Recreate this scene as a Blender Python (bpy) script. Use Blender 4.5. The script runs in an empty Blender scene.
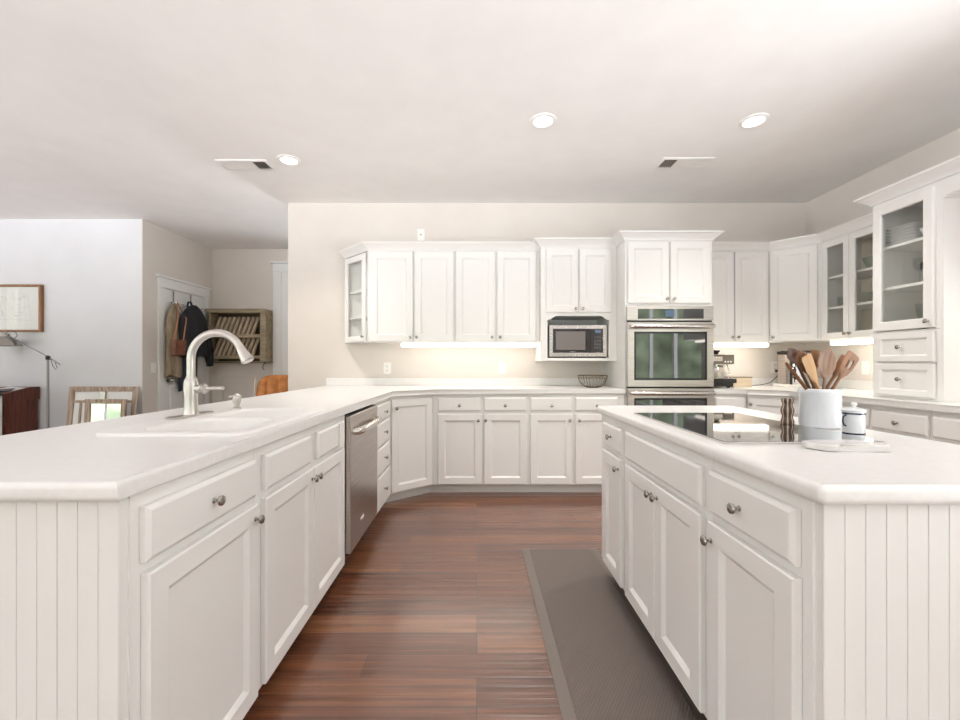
import bpy, bmesh, math, random
from mathutils import Vector, Matrix
random.seed(7)
PI = math.pi
scene = bpy.context.scene
COL = scene.collection

# ------------------------------------------------------------------ camera
F, CX, CY, H = 420.0, 477.0, 362.5, 1.145       # focal length in pixels, vanishing point, eye height
cam_d = bpy.data.cameras.new('camera')
cam = bpy.data.objects.new('camera', cam_d)
COL.objects.link(cam)
cam.location = (0, 0, H)
cam.rotation_euler = (PI / 2, 0, 0)
cam_d.sensor_width = 36
cam_d.lens = F / 960 * 36
cam_d.shift_x = (480 - CX) / 960
cam_d.shift_y = (CY - 360) / 960
cam_d.clip_start = 0.05
scene.camera = cam

# ------------------------------------------------------------------ world: daylight and greenery outside the windows
world = bpy.data.worlds.new('daylight')
scene.world = world
world.use_nodes = True
wn, wl = world.node_tree.nodes, world.node_tree.links
wn.clear()
w_out = wn.new('ShaderNodeOutputWorld')
w_bg = wn.new('ShaderNodeBackground')
w_tc = wn.new('ShaderNodeTexCoord')
w_sep = wn.new('ShaderNodeSeparateXYZ')
w_noise = wn.new('ShaderNodeTexNoise')
w_noise.inputs['Scale'].default_value = 9
w_noise.inputs['Detail'].default_value = 6
w_add = wn.new('ShaderNodeMath'); w_add.operation = 'MULTIPLY_ADD'
w_add.inputs[1].default_value = 0.30
w_ramp = wn.new('ShaderNodeValToRGB')
cr = w_ramp.color_ramp
cr.elements[0].position = 0.0; cr.elements[0].color = (3.5, 3.62, 3.78, 1)
cr.elements[1].position = 1.0; cr.elements[1].color = (1.0, 1.0, 1.0, 1)
for p, c in ((0.52, (3.5, 3.62, 3.78, 1)), (0.528, (0.24, 0.30, 0.19, 1)), (0.64, (0.36, 0.43, 0.31, 1)), (0.66, (0.6, 0.62, 0.65, 1))):
    e = cr.elements.new(p); e.color = c
w_m = wn.new('ShaderNodeMath'); w_m.operation = 'MULTIPLY_ADD'
w_m.inputs[1].default_value = 0.5; w_m.inputs[2].default_value = 0.5 - 0.075
wl.new(w_tc.outputs['Generated'], w_sep.inputs[0])
wl.new(w_tc.outputs['Generated'], w_noise.inputs['Vector'])
wl.new(w_sep.outputs['Z'], w_m.inputs[0])
wl.new(w_noise.outputs['Fac'], w_add.inputs[0])
wl.new(w_m.outputs[0], w_add.inputs[2])
wl.new(w_add.outputs[0], w_ramp.inputs['Fac'])
w_n2 = wn.new('ShaderNodeTexNoise'); w_n2.inputs['Scale'].default_value = 26; w_n2.inputs['Detail'].default_value = 5
w_r2 = wn.new('ShaderNodeMapRange'); w_r2.inputs['From Min'].default_value = 0.35; w_r2.inputs['From Max'].default_value = 0.65
w_r2.inputs['To Min'].default_value = 0.55; w_r2.inputs['To Max'].default_value = 1.45
w_mul = wn.new('ShaderNodeVectorMath'); w_mul.operation = 'SCALE'
wl.new(w_tc.outputs['Generated'], w_n2.inputs['Vector']); wl.new(w_n2.outputs['Fac'], w_r2.inputs['Value'])
wl.new(w_ramp.outputs['Color'], w_mul.inputs[0]); wl.new(w_r2.outputs[0], w_mul.inputs['Scale'])
wl.new(w_mul.outputs[0], w_bg.inputs['Color'])
w_bg.inputs['Strength'].default_value = 9.0
wl.new(w_bg.outputs[0], w_out.inputs[0])


def area(name, loc, rot, sx, sy, power, color=(1, 1, 1), portal=False):
    d = bpy.data.lights.new(name, 'AREA')
    d.shape = 'RECTANGLE'; d.size = sx; d.size_y = sy
    d.energy = power; d.color = color
    if portal:
        d.cycles.is_portal = True
    o = bpy.data.objects.new(name, d); COL.objects.link(o)
    o.location = loc; o.rotation_euler = rot
    return o


REAR_Y, LEFT_X = -5.0, -7.6
REAR_WIN = [(-6.6, -4.4), (-3.6, -1.4), (-0.6, 1.3)]       # window openings in the rear wall (x ranges)
LEFT_WIN = [(-3.8, -1.6), (-0.9, 1.3), (2.35, 2.85)]                                    # in the left wall (y ranges), last one added to brighten the living wall
RIGHT_WIN = [(-2.0, 1.0)]                                               # in the right wall
WZ0, WZ1 = 0.25, 2.45
for a, b in REAR_WIN:
    area('window_portal', ((a + b) / 2, REAR_Y - 0.1, (WZ0 + WZ1) / 2), (PI / 2, 0, 0), b - a, WZ1 - WZ0, 1, portal=True)
for a, b in LEFT_WIN:
    area('window_portal', (LEFT_X - 0.1, (a + b) / 2, (WZ0 + WZ1) / 2), (PI / 2, 0, -PI / 2), b - a, WZ1 - WZ0, 1, portal=True)

for a, b in RIGHT_WIN:
    area('window_portal', (3.32 + 0.1, (a + b) / 2, (WZ0 + WZ1) / 2), (PI / 2, 0, PI / 2), b - a, WZ1 - WZ0, 1, portal=True)

HALL_FILL_WIN = (-1.75, -1.25)                                                  # unseen, added to brighten the hall; back wall, behind the kitchen wall
area('window_portal', (-1.5, 5.965 + 0.1, (WZ0 + WZ1) / 2), (-PI / 2, 0, 0), 0.5, WZ1 - WZ0, 1, portal=True)

# ------------------------------------------------------------------ exposure
scene.view_settings.view_transform = 'Standard'
scene.view_settings.look = 'None'
scene.view_settings.gamma = 1
scene.view_settings.use_curve_mapping = False
scene.view_settings.exposure = -1.1

# ------------------------------------------------------------------ materials
def srgb(r, g, b):
    f = lambda c: (c / 255 / 12.92) if c / 255 <= 0.04045 else ((c / 255 + 0.055) / 1.055) ** 2.4
    return (f(r), f(g), f(b), 1)


def mat(name, col, rough=0.5, metal=0.0, spec=0.5, coat=0.0):
    m = bpy.data.materials.new(name); m.use_nodes = True
    b = m.node_tree.nodes['Principled BSDF']
    b.inputs['Base Color'].default_value = col
    b.inputs['Roughness'].default_value = rough
    b.inputs['Metallic'].default_value = metal
    b.inputs['Specular IOR Level'].default_value = spec
    b.inputs['Coat Weight'].default_value = coat
    return m


def noisy(m, c1, c2, scale=(8, 8, 8), detail=4, bump=0.0, dist=0.002, lo=0.3, hi=0.7):
    """mix two colours by stretched noise in object space, optional bump"""
    n, l = m.node_tree.nodes, m.node_tree.links
    b = n['Principled BSDF']
    tc = n.new('ShaderNodeTexCoord'); mp = n.new('ShaderNodeMapping')
    mp.inputs['Scale'].default_value = scale
    t = n.new('ShaderNodeTexNoise'); t.inputs['Scale'].default_value = 1; t.inputs['Detail'].default_value = detail
    r = n.new('ShaderNodeValToRGB')
    r.color_ramp.elements[0].position = lo; r.color_ramp.elements[0].color = c1
    r.color_ramp.elements[1].position = hi; r.color_ramp.elements[1].color = c2
    l.new(tc.outputs['Object'], mp.inputs[0]); l.new(mp.outputs[0], t.inputs['Vector'])
    l.new(t.outputs['Fac'], r.inputs[0]); l.new(r.outputs[0], b.inputs['Base Color'])
    if bump:
        bp = n.new('ShaderNodeBump'); bp.inputs['Strength'].default_value = bump; bp.inputs['Distance'].default_value = dist
        l.new(t.outputs['Fac'], bp.inputs['Height']); l.new(bp.outputs[0], b.inputs['Normal'])
    return m


def emit(name, col, strength):
    m = bpy.data.materials.new(name); m.use_nodes = True
    n = m.node_tree.nodes; n.clear()
    o = n.new('ShaderNodeOutputMaterial'); e = n.new('ShaderNodeEmission')
    e.inputs['Color'].default_value = col; e.inputs['Strength'].default_value = strength
    m.node_tree.links.new(e.outputs[0], o.inputs[0])
    return m


def glass(name, tint=(0.99, 0.995, 0.99, 1), rough=0.02):
    m = bpy.data.materials.new(name); m.use_nodes = True
    n, l = m.node_tree.nodes, m.node_tree.links; n.clear()
    o = n.new('ShaderNodeOutputMaterial'); mx = n.new('ShaderNodeMixShader')
    tr = n.new('ShaderNodeBsdfTransparent'); gl = n.new('ShaderNodeBsdfGlossy'); fr = n.new('ShaderNodeLayerWeight'); fr.inputs['Blend'].default_value = 0.35
    pw = n.new('ShaderNodeMath'); pw.operation = 'POWER'; pw.inputs[1].default_value = 3.0
    mr = n.new('ShaderNodeMath'); mr.operation = 'MULTIPLY_ADD'; mr.inputs[1].default_value = 0.25; mr.inputs[2].default_value = 0.03
    tr.inputs['Color'].default_value = tint; gl.inputs['Roughness'].default_value = rough
    l.new(fr.outputs['Facing'], pw.inputs[0]); l.new(pw.outputs[0], mr.inputs[0]); l.new(mr.outputs[0], mx.inputs[0]); l.new(tr.outputs[0], mx.inputs[1]); l.new(gl.outputs[0], mx.inputs[2])
    l.new(mx.outputs[0], o.inputs[0])
    return m


M = {}
M['wall'] = noisy(mat('greige_wall_paint', srgb(212, 203, 194), 0.85), srgb(218, 210, 202), srgb(222, 215, 207), (3, 3, 3), 3)
M['wall_white'] = noisy(mat('white_wall_tone', srgb(234, 233, 232), 0.85), srgb(222, 222, 224), srgb(227, 227, 229), (3, 3, 3), 3)  # whiter tone, on the living, rear and left walls
M['ceiling'] = noisy(mat('ceiling_paint', srgb(236, 233, 229), 0.9), srgb(241, 239, 236), srgb(245, 243, 240), (4, 4, 4), 3)
M['cab'] = mat('cabinet_white_paint', srgb(236, 234, 231), 0.38)
M['interior'] = mat('cream_cabinet_back', srgb(242, 230, 208), 0.6)
M['trimw'] = mat('trim_white_paint', srgb(236, 236, 235), 0.4)
M['counter'] = noisy(mat('white_solid_surface', srgb(240, 238, 235), 0.28, 0, 0.4), srgb(233, 231, 228), srgb(238, 236, 234), (60, 60, 60), 2)
M['sink'] = mat('sink_white_enamel', srgb(243, 241, 238), 0.3)
M['steel'] = noisy(mat('brushed_steel', srgb(190, 183, 177), 0.3, 1.0), srgb(178, 171, 165), srgb(202, 195, 189), (3, 3, 160), 3)
M['steel_h'] = noisy(mat('brushed_steel_bar', srgb(205, 200, 195), 0.25, 1.0), srgb(200, 195, 190), srgb(220, 216, 212), (3, 100, 100), 3)
M['nickel'] = mat('satin_nickel', srgb(170, 166, 160), 0.22, 1.0)
M['faucet'] = mat('brushed_nickel_faucet', srgb(200, 195, 190), 0.3, 1.0)
M['chrome'] = mat('chrome', srgb(225, 225, 225), 0.08, 1.0)
M['black_glass'] = mat('black_glass', (0.006, 0.006, 0.007, 1), 0.03, 0, 0.8, 1.0)
M['black'] = mat('black_plastic', srgb(24, 23, 23), 0.4)
M['dark'] = mat('dark_recess', srgb(30, 27, 25), 0.7)
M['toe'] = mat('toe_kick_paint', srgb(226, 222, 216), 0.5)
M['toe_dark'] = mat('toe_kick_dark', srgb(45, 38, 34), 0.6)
M['plate'] = mat('cover_plate_white', srgb(240, 238, 234), 0.35)
M['pane'] = glass('clear_pane')
M['tumbler'] = glass('drinking_glass', (0.95, 0.965, 0.965, 1), 0.03)
M['porcelain'] = mat('white_porcelain', srgb(238, 237, 236), 0.2)
M['led'] = emit('led_diffuser', srgb(255, 247, 236), 17)
M['led_bright'] = emit('bright_led_diffuser', srgb(255, 246, 232), 32)
M['lamp'] = emit('downlight_lens', srgb(255, 250, 242), 22)
M['lamp_steel'] = mat('satin_lamp_steel', srgb(150, 148, 146), 0.4, 1.0)
M['cable'] = mat('dark_cable', srgb(60, 55, 52), 0.5)
M['louvre'] = mat('louvre_shade_grey', srgb(150, 143, 136), 0.6)
M['green_ceramic'] = mat('sage_ceramic', srgb(150, 160, 145), 0.35)


def wood(name, c1, c2, along='Z', freq=40, rough=0.45, spec=0.4):
    sc = {'Z': (freq, freq, 3), 'X': (3, freq, freq), 'Y': (freq, 3, freq)}[along]
    return noisy(mat(name, c1, rough, 0, spec), c1, c2, sc, 6, 0.15, 0.001)


M['wood_grey'] = wood('weathered_wood', srgb(134, 106, 86), srgb(206, 190, 174), 'Z', 45, 0.7)
M['wood_oak'] = wood('oak_frame', srgb(130, 92, 62), srgb(166, 124, 88), 'Z', 60, 0.5)
M['mahogany'] = wood('dark_mahogany', srgb(70, 34, 22), srgb(116, 62, 44), 'Z', 45, 0.3)
M['rack_wood'] = wood('olive_brown_wood', srgb(136, 120, 96), srgb(182, 166, 138), 'X', 30, 0.6)
M['slat'] = wood('taupe_slat_wood', srgb(156, 138, 116), srgb(196, 178, 154), 'Z', 30, 0.6)
M['leather'] = noisy(mat('tan_leather', srgb(178, 102, 42), 0.42), srgb(172, 102, 40), srgb(212, 138, 68), (14, 14, 14), 4, 0.15, 0.002)
M['satchel'] = noisy(mat('brown_leather', srgb(112, 66, 42), 0.5), srgb(96, 54, 34), srgb(128, 78, 52), (20, 20, 20), 4)
M['coat_black'] = noisy(mat('black_cloth', srgb(26, 27, 32), 0.85), srgb(18, 19, 23), srgb(38, 40, 46), (18, 18, 6), 4)
M['coat_navy'] = noisy(mat('navy_cloth', srgb(38, 44, 58), 0.85), srgb(30, 34, 46), srgb(54, 60, 76), (18, 18, 6), 4)
M['coat_beige'] = noisy(mat('khaki_cloth', srgb(150, 132, 108), 0.9), srgb(122, 104, 82), srgb(172, 156, 132), (16, 16, 6), 4)
M['mirror'] = mat('mirror_glass', srgb(235, 240, 240), 0.01, 1.0)
M['paper'] = mat('white_paper', srgb(240, 239, 236), 0.8)
M['ink'] = mat('pencil_grey', srgb(176, 174, 172), 0.9)
M['ink_dark'] = mat('pencil_dark_grey', srgb(128, 126, 126), 0.9)
M['magazine'] = mat('plum_paper', srgb(92, 74, 92), 0.5)
M['red_cloth'] = mat('dusty_red_cloth', srgb(150, 100, 96), 0.9)
M['box_wood'] = wood('pale_birch', srgb(214, 194, 164), srgb(230, 214, 188), 'X', 30, 0.5)
M['brass_wire'] = mat('antique_brass_wire', srgb(120, 104, 74), 0.35, 1.0)
M['blue_screen'] = emit('blue_display', srgb(165, 190, 220), 0.9)
M['crock'] = mat('crock_white_glaze', srgb(232, 234, 238), 0.2, coat=0.4)
M['navy'] = mat('navy_enamel', srgb(40, 46, 66), 0.25)
M['marble'] = noisy(mat('white_marble', srgb(230, 227, 224), 0.25), srgb(204, 200, 197), srgb(228, 225, 222), (12, 30, 12), 6)

# stripes of the pepper mill: alternating dark and pale staves around the axis
def stripe_wood():
    m = mat('striped_staves', srgb(120, 90, 70), 0.3)
    n, l = m.node_tree.nodes, m.node_tree.links
    tc = n.new('ShaderNodeTexCoord'); s = n.new('ShaderNodeSeparateXYZ')
    at = n.new('ShaderNodeMath'); at.operation = 'ARCTAN2'
    mu = n.new('ShaderNodeMath'); mu.operation = 'MULTIPLY'; mu.inputs[1].default_value = 8
    sn = n.new('ShaderNodeMath'); sn.operation = 'SINE'
    r = n.new('ShaderNodeValToRGB'); r.color_ramp.interpolation = 'CONSTANT'
    r.color_ramp.elements[0].position = 0.0; r.color_ramp.elements[0].color = srgb(74, 54, 44)
    r.color_ramp.elements[1].position = 0.5; r.color_ramp.elements[1].color = srgb(196, 172, 150)
    l.new(tc.outputs['Object'], s.inputs[0]); l.new(s.outputs['Y'], at.inputs[0]); l.new(s.outputs['X'], at.inputs[1])
    l.new(at.outputs[0], mu.inputs[0]); l.new(mu.outputs[0], sn.inputs[0]); l.new(sn.outputs[0], r.inputs[0])
    l.new(r.outputs[0], n['Principled BSDF'].inputs['Base Color'])
    return m
M['staves'] = stripe_wood()


def floor_material():
    m = mat('hand_scraped_hardwood', srgb(110, 62, 40), 0.34, 0, 0.6, 0.85)
    m.node_tree.nodes['Principled BSDF'].inputs['Coat Roughness'].default_value = 0.2
    m.node_tree.nodes['Principled BSDF'].inputs['Coat IOR'].default_value = 1.6
    n, l = m.node_tree.nodes, m.node_tree.links
    b = n['Principled BSDF']
    tc = n.new('ShaderNodeTexCoord')
    br = n.new('ShaderNodeTexBrick')
    br.offset = 0.37; br.offset_frequency = 3; br.squash = 1.0
    br.inputs['Color1'].default_value = (0, 0, 0, 1); br.inputs['Color2'].default_value = (1, 1, 1, 1)
    br.inputs['Mortar'].default_value = (0.5, 0.5, 0.5, 1)
    br.inputs['Scale'].default_value = 1; br.inputs['Brick Width'].default_value = 1.15
    br.inputs['Row Height'].default_value = 0.127; br.inputs['Mortar Size'].default_value = 0.0016
    br.inputs['Mortar Smooth'].default_value = 0.2; br.inputs['Bias'].default_value = 0.0
    l.new(tc.outputs['Object'], br.inputs['Vector'])
    ramp = n.new('ShaderNodeValToRGB')
    e = ramp.color_ramp.elements
    e[0].position = 0.0; e[0].color = srgb(104, 60, 37)
    e[1].position = 1.0; e[1].color = srgb(146, 96, 64)
    x = ramp.color_ramp.elements.new(0.5); x.color = srgb(122, 74, 47)
    l.new(br.outputs['Color'], ramp.inputs[0])
    mp = n.new('ShaderNodeMapping'); mp.inputs['Scale'].default_value = (2.2, 46, 1)
    gr = n.new('ShaderNodeTexNoise'); gr.inputs['Scale'].default_value = 1; gr.inputs['Detail'].default_value = 7
    l.new(tc.outputs['Object'], mp.inputs[0]); l.new(mp.outputs[0], gr.inputs['Vector'])
    gramp = n.new('ShaderNodeValToRGB')
    gramp.color_ramp.elements[0].position = 0.3; gramp.color_ramp.elements[0].color = (0.62, 0.58, 0.55, 1)
    gramp.color_ramp.elements[1].position = 0.7; gramp.color_ramp.elements[1].color = (1.12, 1.1, 1.08, 1)
    l.new(gr.outputs['Fac'], gramp.inputs[0])
    mx = n.new('ShaderNodeMix'); mx.data_type = 'RGBA'; mx.blend_type = 'MULTIPLY'; mx.inputs[0].default_value = 1
    l.new(ramp.outputs[0], mx.inputs[6]); l.new(gramp.outputs[0], mx.inputs[7])
    mp3 = n.new('ShaderNodeMapping'); mp3.inputs['Scale'].default_value = (0.8, 34, 1)
    gd = n.new('ShaderNodeTexNoise'); gd.inputs['Scale'].default_value = 1; gd.inputs['Detail'].default_value = 2
    l.new(tc.outputs['Object'], mp3.inputs[0]); l.new(mp3.outputs[0], gd.inputs['Vector'])
    gr2 = n.new('ShaderNodeValToRGB')
    gr2.color_ramp.elements[0].position = 0.34; gr2.color_ramp.elements[0].color = (0.64, 0.58, 0.54, 1)
    gr2.color_ramp.elements[1].position = 0.48; gr2.color_ramp.elements[1].color = (1, 1, 1, 1)
    l.new(gd.outputs['Fac'], gr2.inputs[0])
    mx3 = n.new('ShaderNodeMix'); mx3.data_type = 'RGBA'; mx3.blend_type = 'MULTIPLY'; mx3.inputs[0].default_value = 1
    l.new(mx.outputs[2], mx3.inputs[6]); l.new(gr2.outputs[0], mx3.inputs[7])
    mx2 = n.new('ShaderNodeMix'); mx2.data_type = 'RGBA'; mx2.blend_type = 'MIX'
    mx2.inputs[7].default_value = srgb(52, 28, 18)
    l.new(br.outputs['Fac'], mx2.inputs[0]); l.new(mx3.outputs[2], mx2.inputs[6]); l.new(mx2.outputs[2], b.inputs['Base Color'])
    # scraped ridges that run along the planks
    mp2 = n.new('ShaderNodeMapping'); mp2.inputs['Scale'].default_value = (0.8, 34, 1)
    rd = n.new('ShaderNodeTexNoise'); rd.inputs['Scale'].default_value = 1; rd.inputs['Detail'].default_value = 2
    l.new(tc.outputs['Object'], mp2.inputs[0]); l.new(mp2.outputs[0], rd.inputs['Vector'])
    sub = n.new('ShaderNodeMath'); sub.operation = 'MULTIPLY_ADD'; sub.inputs[1].default_value = -0.35
    l.new(br.outputs['Fac'], sub.inputs[0]); l.new(rd.outputs['Fac'], sub.inputs[2])
    bp = n.new('ShaderNodeBump'); bp.inputs['Strength'].default_value = 0.8; bp.inputs['Distance'].default_value = 0.014
    l.new(sub.outputs[0], bp.inputs['Height']); l.new(bp.outputs[0], b.inputs['Normal'])
    return m
M['floor'] = floor_material()


def mat_material():
    m = mat('ribbed_foam', srgb(108, 97, 91), 0.55)
    n, l = m.node_tree.nodes, m.node_tree.links
    tc = n.new('ShaderNodeTexCoord'); w = n.new('ShaderNodeTexWave')
    w.wave_type = 'BANDS'; w.bands_direction = 'X'; w.inputs['Scale'].default_value = 32
    mp = n.new('ShaderNodeMapping'); mp.inputs['Rotation'].default_value = (0, 0, 0.6)
    bp = n.new('ShaderNodeBump'); bp.inputs['Strength'].default_value = 0.35; bp.inputs['Distance'].default_value = 0.003
    l.new(tc.outputs['Object'], mp.inputs[0]); l.new(mp.outputs[0], w.inputs['Vector'])
    l.new(w.outputs['Fac'], bp.inputs['Height']); l.new(bp.outputs[0], n['Principled BSDF'].inputs['Normal'])
    return m
M['mat'] = mat_material()
M['mat_edge'] = mat('foam_edge', srgb(122, 112, 105), 0.55)

# ------------------------------------------------------------------ mesh helpers
def ident(p):
    return Vector(p)


def weigh(o):
    md = o.modifiers.new('weighted normals', 'WEIGHTED_NORMAL'); md.keep_sharp = True; md.weight = 100


class MB:
    """collects shapes in one bmesh and links them as one mesh object"""
    def __init__(self):
        self.bm = bmesh.new(); self.weighted = False

    def box(self, x0, x1, y0, y1, z0, z1, bevel=0.0, seg=2, T=None):
        x0, x1 = sorted((x0, x1)); y0, y1 = sorted((y0, y1)); z0, z1 = sorted((z0, z1))
        r = bmesh.ops.create_cube(self.bm, size=1)
        vs = r['verts']
        for v in vs:
            v.co = Vector(((x0 + x1) / 2 + v.co.x * (x1 - x0), (y0 + y1) / 2 + v.co.y * (y1 - y0), (z0 + z1) / 2 + v.co.z * (z1 - z0)))
        if bevel:
            self.weighted = True
            es = list({e for v in vs for e in v.link_edges})
            res = bmesh.ops.bevel(self.bm, geom=es, offset=bevel, segments=seg, profile=0.5, affect='EDGES')
            vs = list({v for f in res['faces'] for v in f.verts} | {v for v in vs if v.is_valid})
        if T is not None:
            for v in vs:
                v.co = T @ v.co
        return self

    def lathe(self, prof, c=(0, 0, 0), seg=32, T=None, cap=True):
        """prof: list of (radius, z)"""
        rings = []
        for r, z in prof:
            ring = []
            for i in range(seg):
                a = 2 * PI * i / seg
                p = Vector((r * math.cos(a), r * math.sin(a), z))
                p = (T @ p) if T is not None else p + Vector(c)
                ring.append(self.bm.verts.new(p))
            rings.append(ring)
        self._skin(rings, True)
        if cap:
            if prof[0][0] > 1e-6: self.bm.faces.new(list(reversed(rings[0])))
            if prof[-1][0] > 1e-6: self.bm.faces.new(rings[-1])
        return self

    def _skin(self, rings, closed):
        for a, b in zip(rings[:-1], rings[1:]):
            n = len(a)
            for i in range(n if closed else n - 1):
                j = (i + 1) % n
                try:
                    self.bm.faces.new((a[i], a[j], b[j], b[i]))
                except ValueError:
                    pass

    def tube(self, pts, r, seg=12, T=None, cap=True):
        pts = [Vector(p) for p in pts]
        if T is not None: pts = [T @ p for p in pts]
        rs = r if isinstance(r, (list, tuple)) else [r] * len(pts)
        up = None; rings = []
        for i, p in enumerate(pts):
            d = (pts[min(i + 1, len(pts) - 1)] - pts[max(i - 1, 0)]).normalized()
            if up is None:
                up = Vector((0, 0, 1)) if abs(d.z) < 0.9 else Vector((1, 0, 0))
            up = (up - d * up.dot(d))
            if up.length < 1e-5: up = d.orthogonal()
            up.normalize()
            s = d.cross(up)
            rings.append([self.bm.verts.new(p + (up * math.cos(2 * PI * k / seg) + s * math.sin(2 * PI * k / seg)) * rs[i]) for k in range(seg)])
        self._skin(rings, True)
        if cap:
            self.bm.faces.new(list(reversed(rings[0]))); self.bm.faces.new(rings[-1])
        return self

    def loft(self, rings, closed=True, cap=True, T=None):
        vr = [[self.bm.verts.new((T @ Vector(p)) if T is not None else Vector(p)) for p in ring] for ring in rings]
        self._skin(vr, closed)
        if cap:
            self.bm.faces.new(list(reversed(vr[0]))); self.bm.faces.new(vr[-1])
        return self

    def prism(self, poly, z0, z1, bevel=0.0, seg=3, T=None):
        """poly in XY (counter-clockwise), extruded z0..z1, edges rounded"""
        a = [self.bm.verts.new((x, y, z0)) for x, y in poly]
        b = [self.bm.verts.new((x, y, z1)) for x, y in poly]
        n = len(poly)
        fs = [self.bm.faces.new(list(reversed(a))), self.bm.faces.new(b)]
        for i in range(n):
            fs.append(self.bm.faces.new((a[i], a[(i + 1) % n], b[(i + 1) % n], b[i])))
        vs = a + b
        if bevel:
            self.weighted = True
            es = list({e for f in fs[:2] for e in f.edges})
            res = bmesh.ops.bevel(self.bm, geom=es, offset=bevel, segments=seg, profile=0.5, affect='EDGES')
            vs = list({v for f in res['faces'] for v in f.verts} | {v for v in vs if v.is_valid})
        if T is not None:
            for v in vs: v.co = T @ v.co
        return self

    def rings_panel(self, x0, x1, z0, z1, rings, hole=False):
        """front panel facing -Y; rings: (inset, y)"""
        vr = []
        for ins, y in rings:
            vr.append([self.bm.verts.new(p) for p in ((x0 + ins, y, z0 + ins), (x1 - ins, y, z0 + ins), (x1 - ins, y, z1 - ins), (x0 + ins, y, z1 - ins))])
        self._skin(vr, True)
        if hole:
            self._skin([vr[-1], vr[0]], True)
        else:
            self.bm.faces.new(vr[-1]); self.bm.faces.new(list(reversed(vr[0])))
        return self

    def sweep(self, path, prof, z, i0=0, i1=None, caps=True):
        """mitred moulding: path 2D, outward = right of travel, prof (out, dz); builds segments i0..i1"""
        P = [Vector(p) for p in path]; n = len(P)
        i1 = n - 1 if i1 is None else i1
        nr = []
        for a, b in zip(P[:-1], P[1:]):
            d = (b - a).normalized(); nr.append(Vector((d.y, -d.x)))
        rings = []
        for i in range(i0, i1 + 1):
            if i == 0: m = nr[0]
            elif i == n - 1: m = nr[-1]
            else:
                m = nr[i - 1] + nr[i]; m = m / m.dot(nr[i])
            rings.append([(P[i].x + m.x * o, P[i].y + m.y * o, z + dz) for o, dz in prof])
        return self.loft(rings, True, caps)

    def build(self, name, material, parent=None, smooth=True, angle=40):
        bm = self.bm
        bmesh.ops.recalc_face_normals(bm, faces=bm.faces[:])
        me = bpy.data.meshes.new(name)
        bm.to_mesh(me); bm.free()
        me.materials.append(material)
        if smooth:
            me.polygons.foreach_set('use_smooth', [True] * len(me.polygons))
            me.set_sharp_from_angle(angle=math.radians(angle))
        o = bpy.data.objects.new(name, me); COL.objects.link(o)
        if parent is not None: o.parent = parent
        if self.weighted: weigh(o)
        return o


def thing(name, label, cat, loc=(0, 0, 0), rz=0.0, group=None):
    o = bpy.data.objects.new(name, None); COL.objects.link(o)
    o.empty_display_size = 0.05
    o.location = loc; o.rotation_euler = (0, 0, rz)
    o['label'] = label; o['category'] = cat
    if group: o['group'] = group
    return o


def tag(o, label, cat, group=None, kind=None):
    o['label'] = label; o['category'] = cat
    if group: o['group'] = group
    if kind: o['kind'] = kind
    return o


def struct(o, label=None, cat=None):
    o['kind'] = 'structure'
    if label: o['label'] = label; o['category'] = cat
    return o


def at_y(x, Y, y=None):
    """point seen at pixel (x, y) on the frontal plane at distance Y"""
    return Vector(((x - CX) / F * Y, Y, H - ((y if y is not None else CY) - CY) / F * Y))


def boolean_cut(o, cutter):
    o.modifiers.clear(); md = o.modifiers.new('cut', 'BOOLEAN'); md.operation = 'DIFFERENCE'; md.object = cutter; md.solver = 'EXACT'
    dg = bpy.context.evaluated_depsgraph_get(); dg.update()
    me = bpy.data.meshes.new_from_object(o.evaluated_get(dg))
    o.modifiers.clear(); o.data = me
    bpy.data.objects.remove(cutter)
    weigh(o)


def rrect(x0, x1, y0, y1, r, n=6):
    pts = []
    for cx, cy, a0 in ((x1 - r, y0 + r, -PI / 2), (x1 - r, y1 - r, 0), (x0 + r, y1 - r, PI / 2), (x0 + r, y0 + r, PI)):
        for k in range(n + 1):
            a = a0 + PI / 2 * k / n
            pts.append((cx + r * math.cos(a), cy + r * math.sin(a)))
    return pts

# ------------------------------------------------------------------ room shell
ZC = 2.757
KY, KX = 4.246, 3.32          # kitchen back wall, right wall
KL = -1.91                    # left end of the kitchen back wall
LY = 4.718                    # living room wall
HX, HY = -3.757, 5.965        # hall left wall, hall back wall

struct(MB().box(LEFT_X - 0.3, KX + 0.3, REAR_Y - 0.3, HY + 0.3, -0.1, 0).build('floor', M['floor']))
struct(MB().box(LEFT_X - 0.3, KX + 0.3, REAR_Y - 0.3, HY + 0.3, ZC, ZC + 0.12).build('ceiling', M['ceiling']))
struct(MB().box(KL, KX + 0.3, KY, KY + 0.16, 0, ZC).build('wall_kitchen', M['wall']))
b = MB().box(KX, KX + 0.16, REAR_Y, KY, 0, WZ0).box(KX, KX + 0.16, REAR_Y, KY, WZ1, ZC)
ys = [REAR_Y] + [v for w in RIGHT_WIN for v in w] + [KY]
for a, c in zip(ys[::2], ys[1::2]):
    b.box(KX, KX + 0.16, a, c, WZ0, WZ1)
struct(b.build('wall_right', M['wall']))
struct(MB().box(LEFT_X, HX - 0.012, LY, LY + 0.14, 0, ZC).build('wall_living', M['wall_white']))
struct(MB().box(HX - 0.012, HX, LY - 0.001, HY + 0.14, 0, ZC).build('wall_hall', M['wall']))
b = MB().box(HX, HALL_FILL_WIN[0], HY, HY + 0.14, 0, ZC).box(HALL_FILL_WIN[1], KX, HY, HY + 0.14, 0, ZC)
b.box(HALL_FILL_WIN[0], HALL_FILL_WIN[1], HY, HY + 0.14, 0, WZ0).box(HALL_FILL_WIN[0], HALL_FILL_WIN[1], HY, HY + 0.14, WZ1, ZC)
struct(b.build('wall_hall_back', M['wall']))
w = MB()
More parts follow.
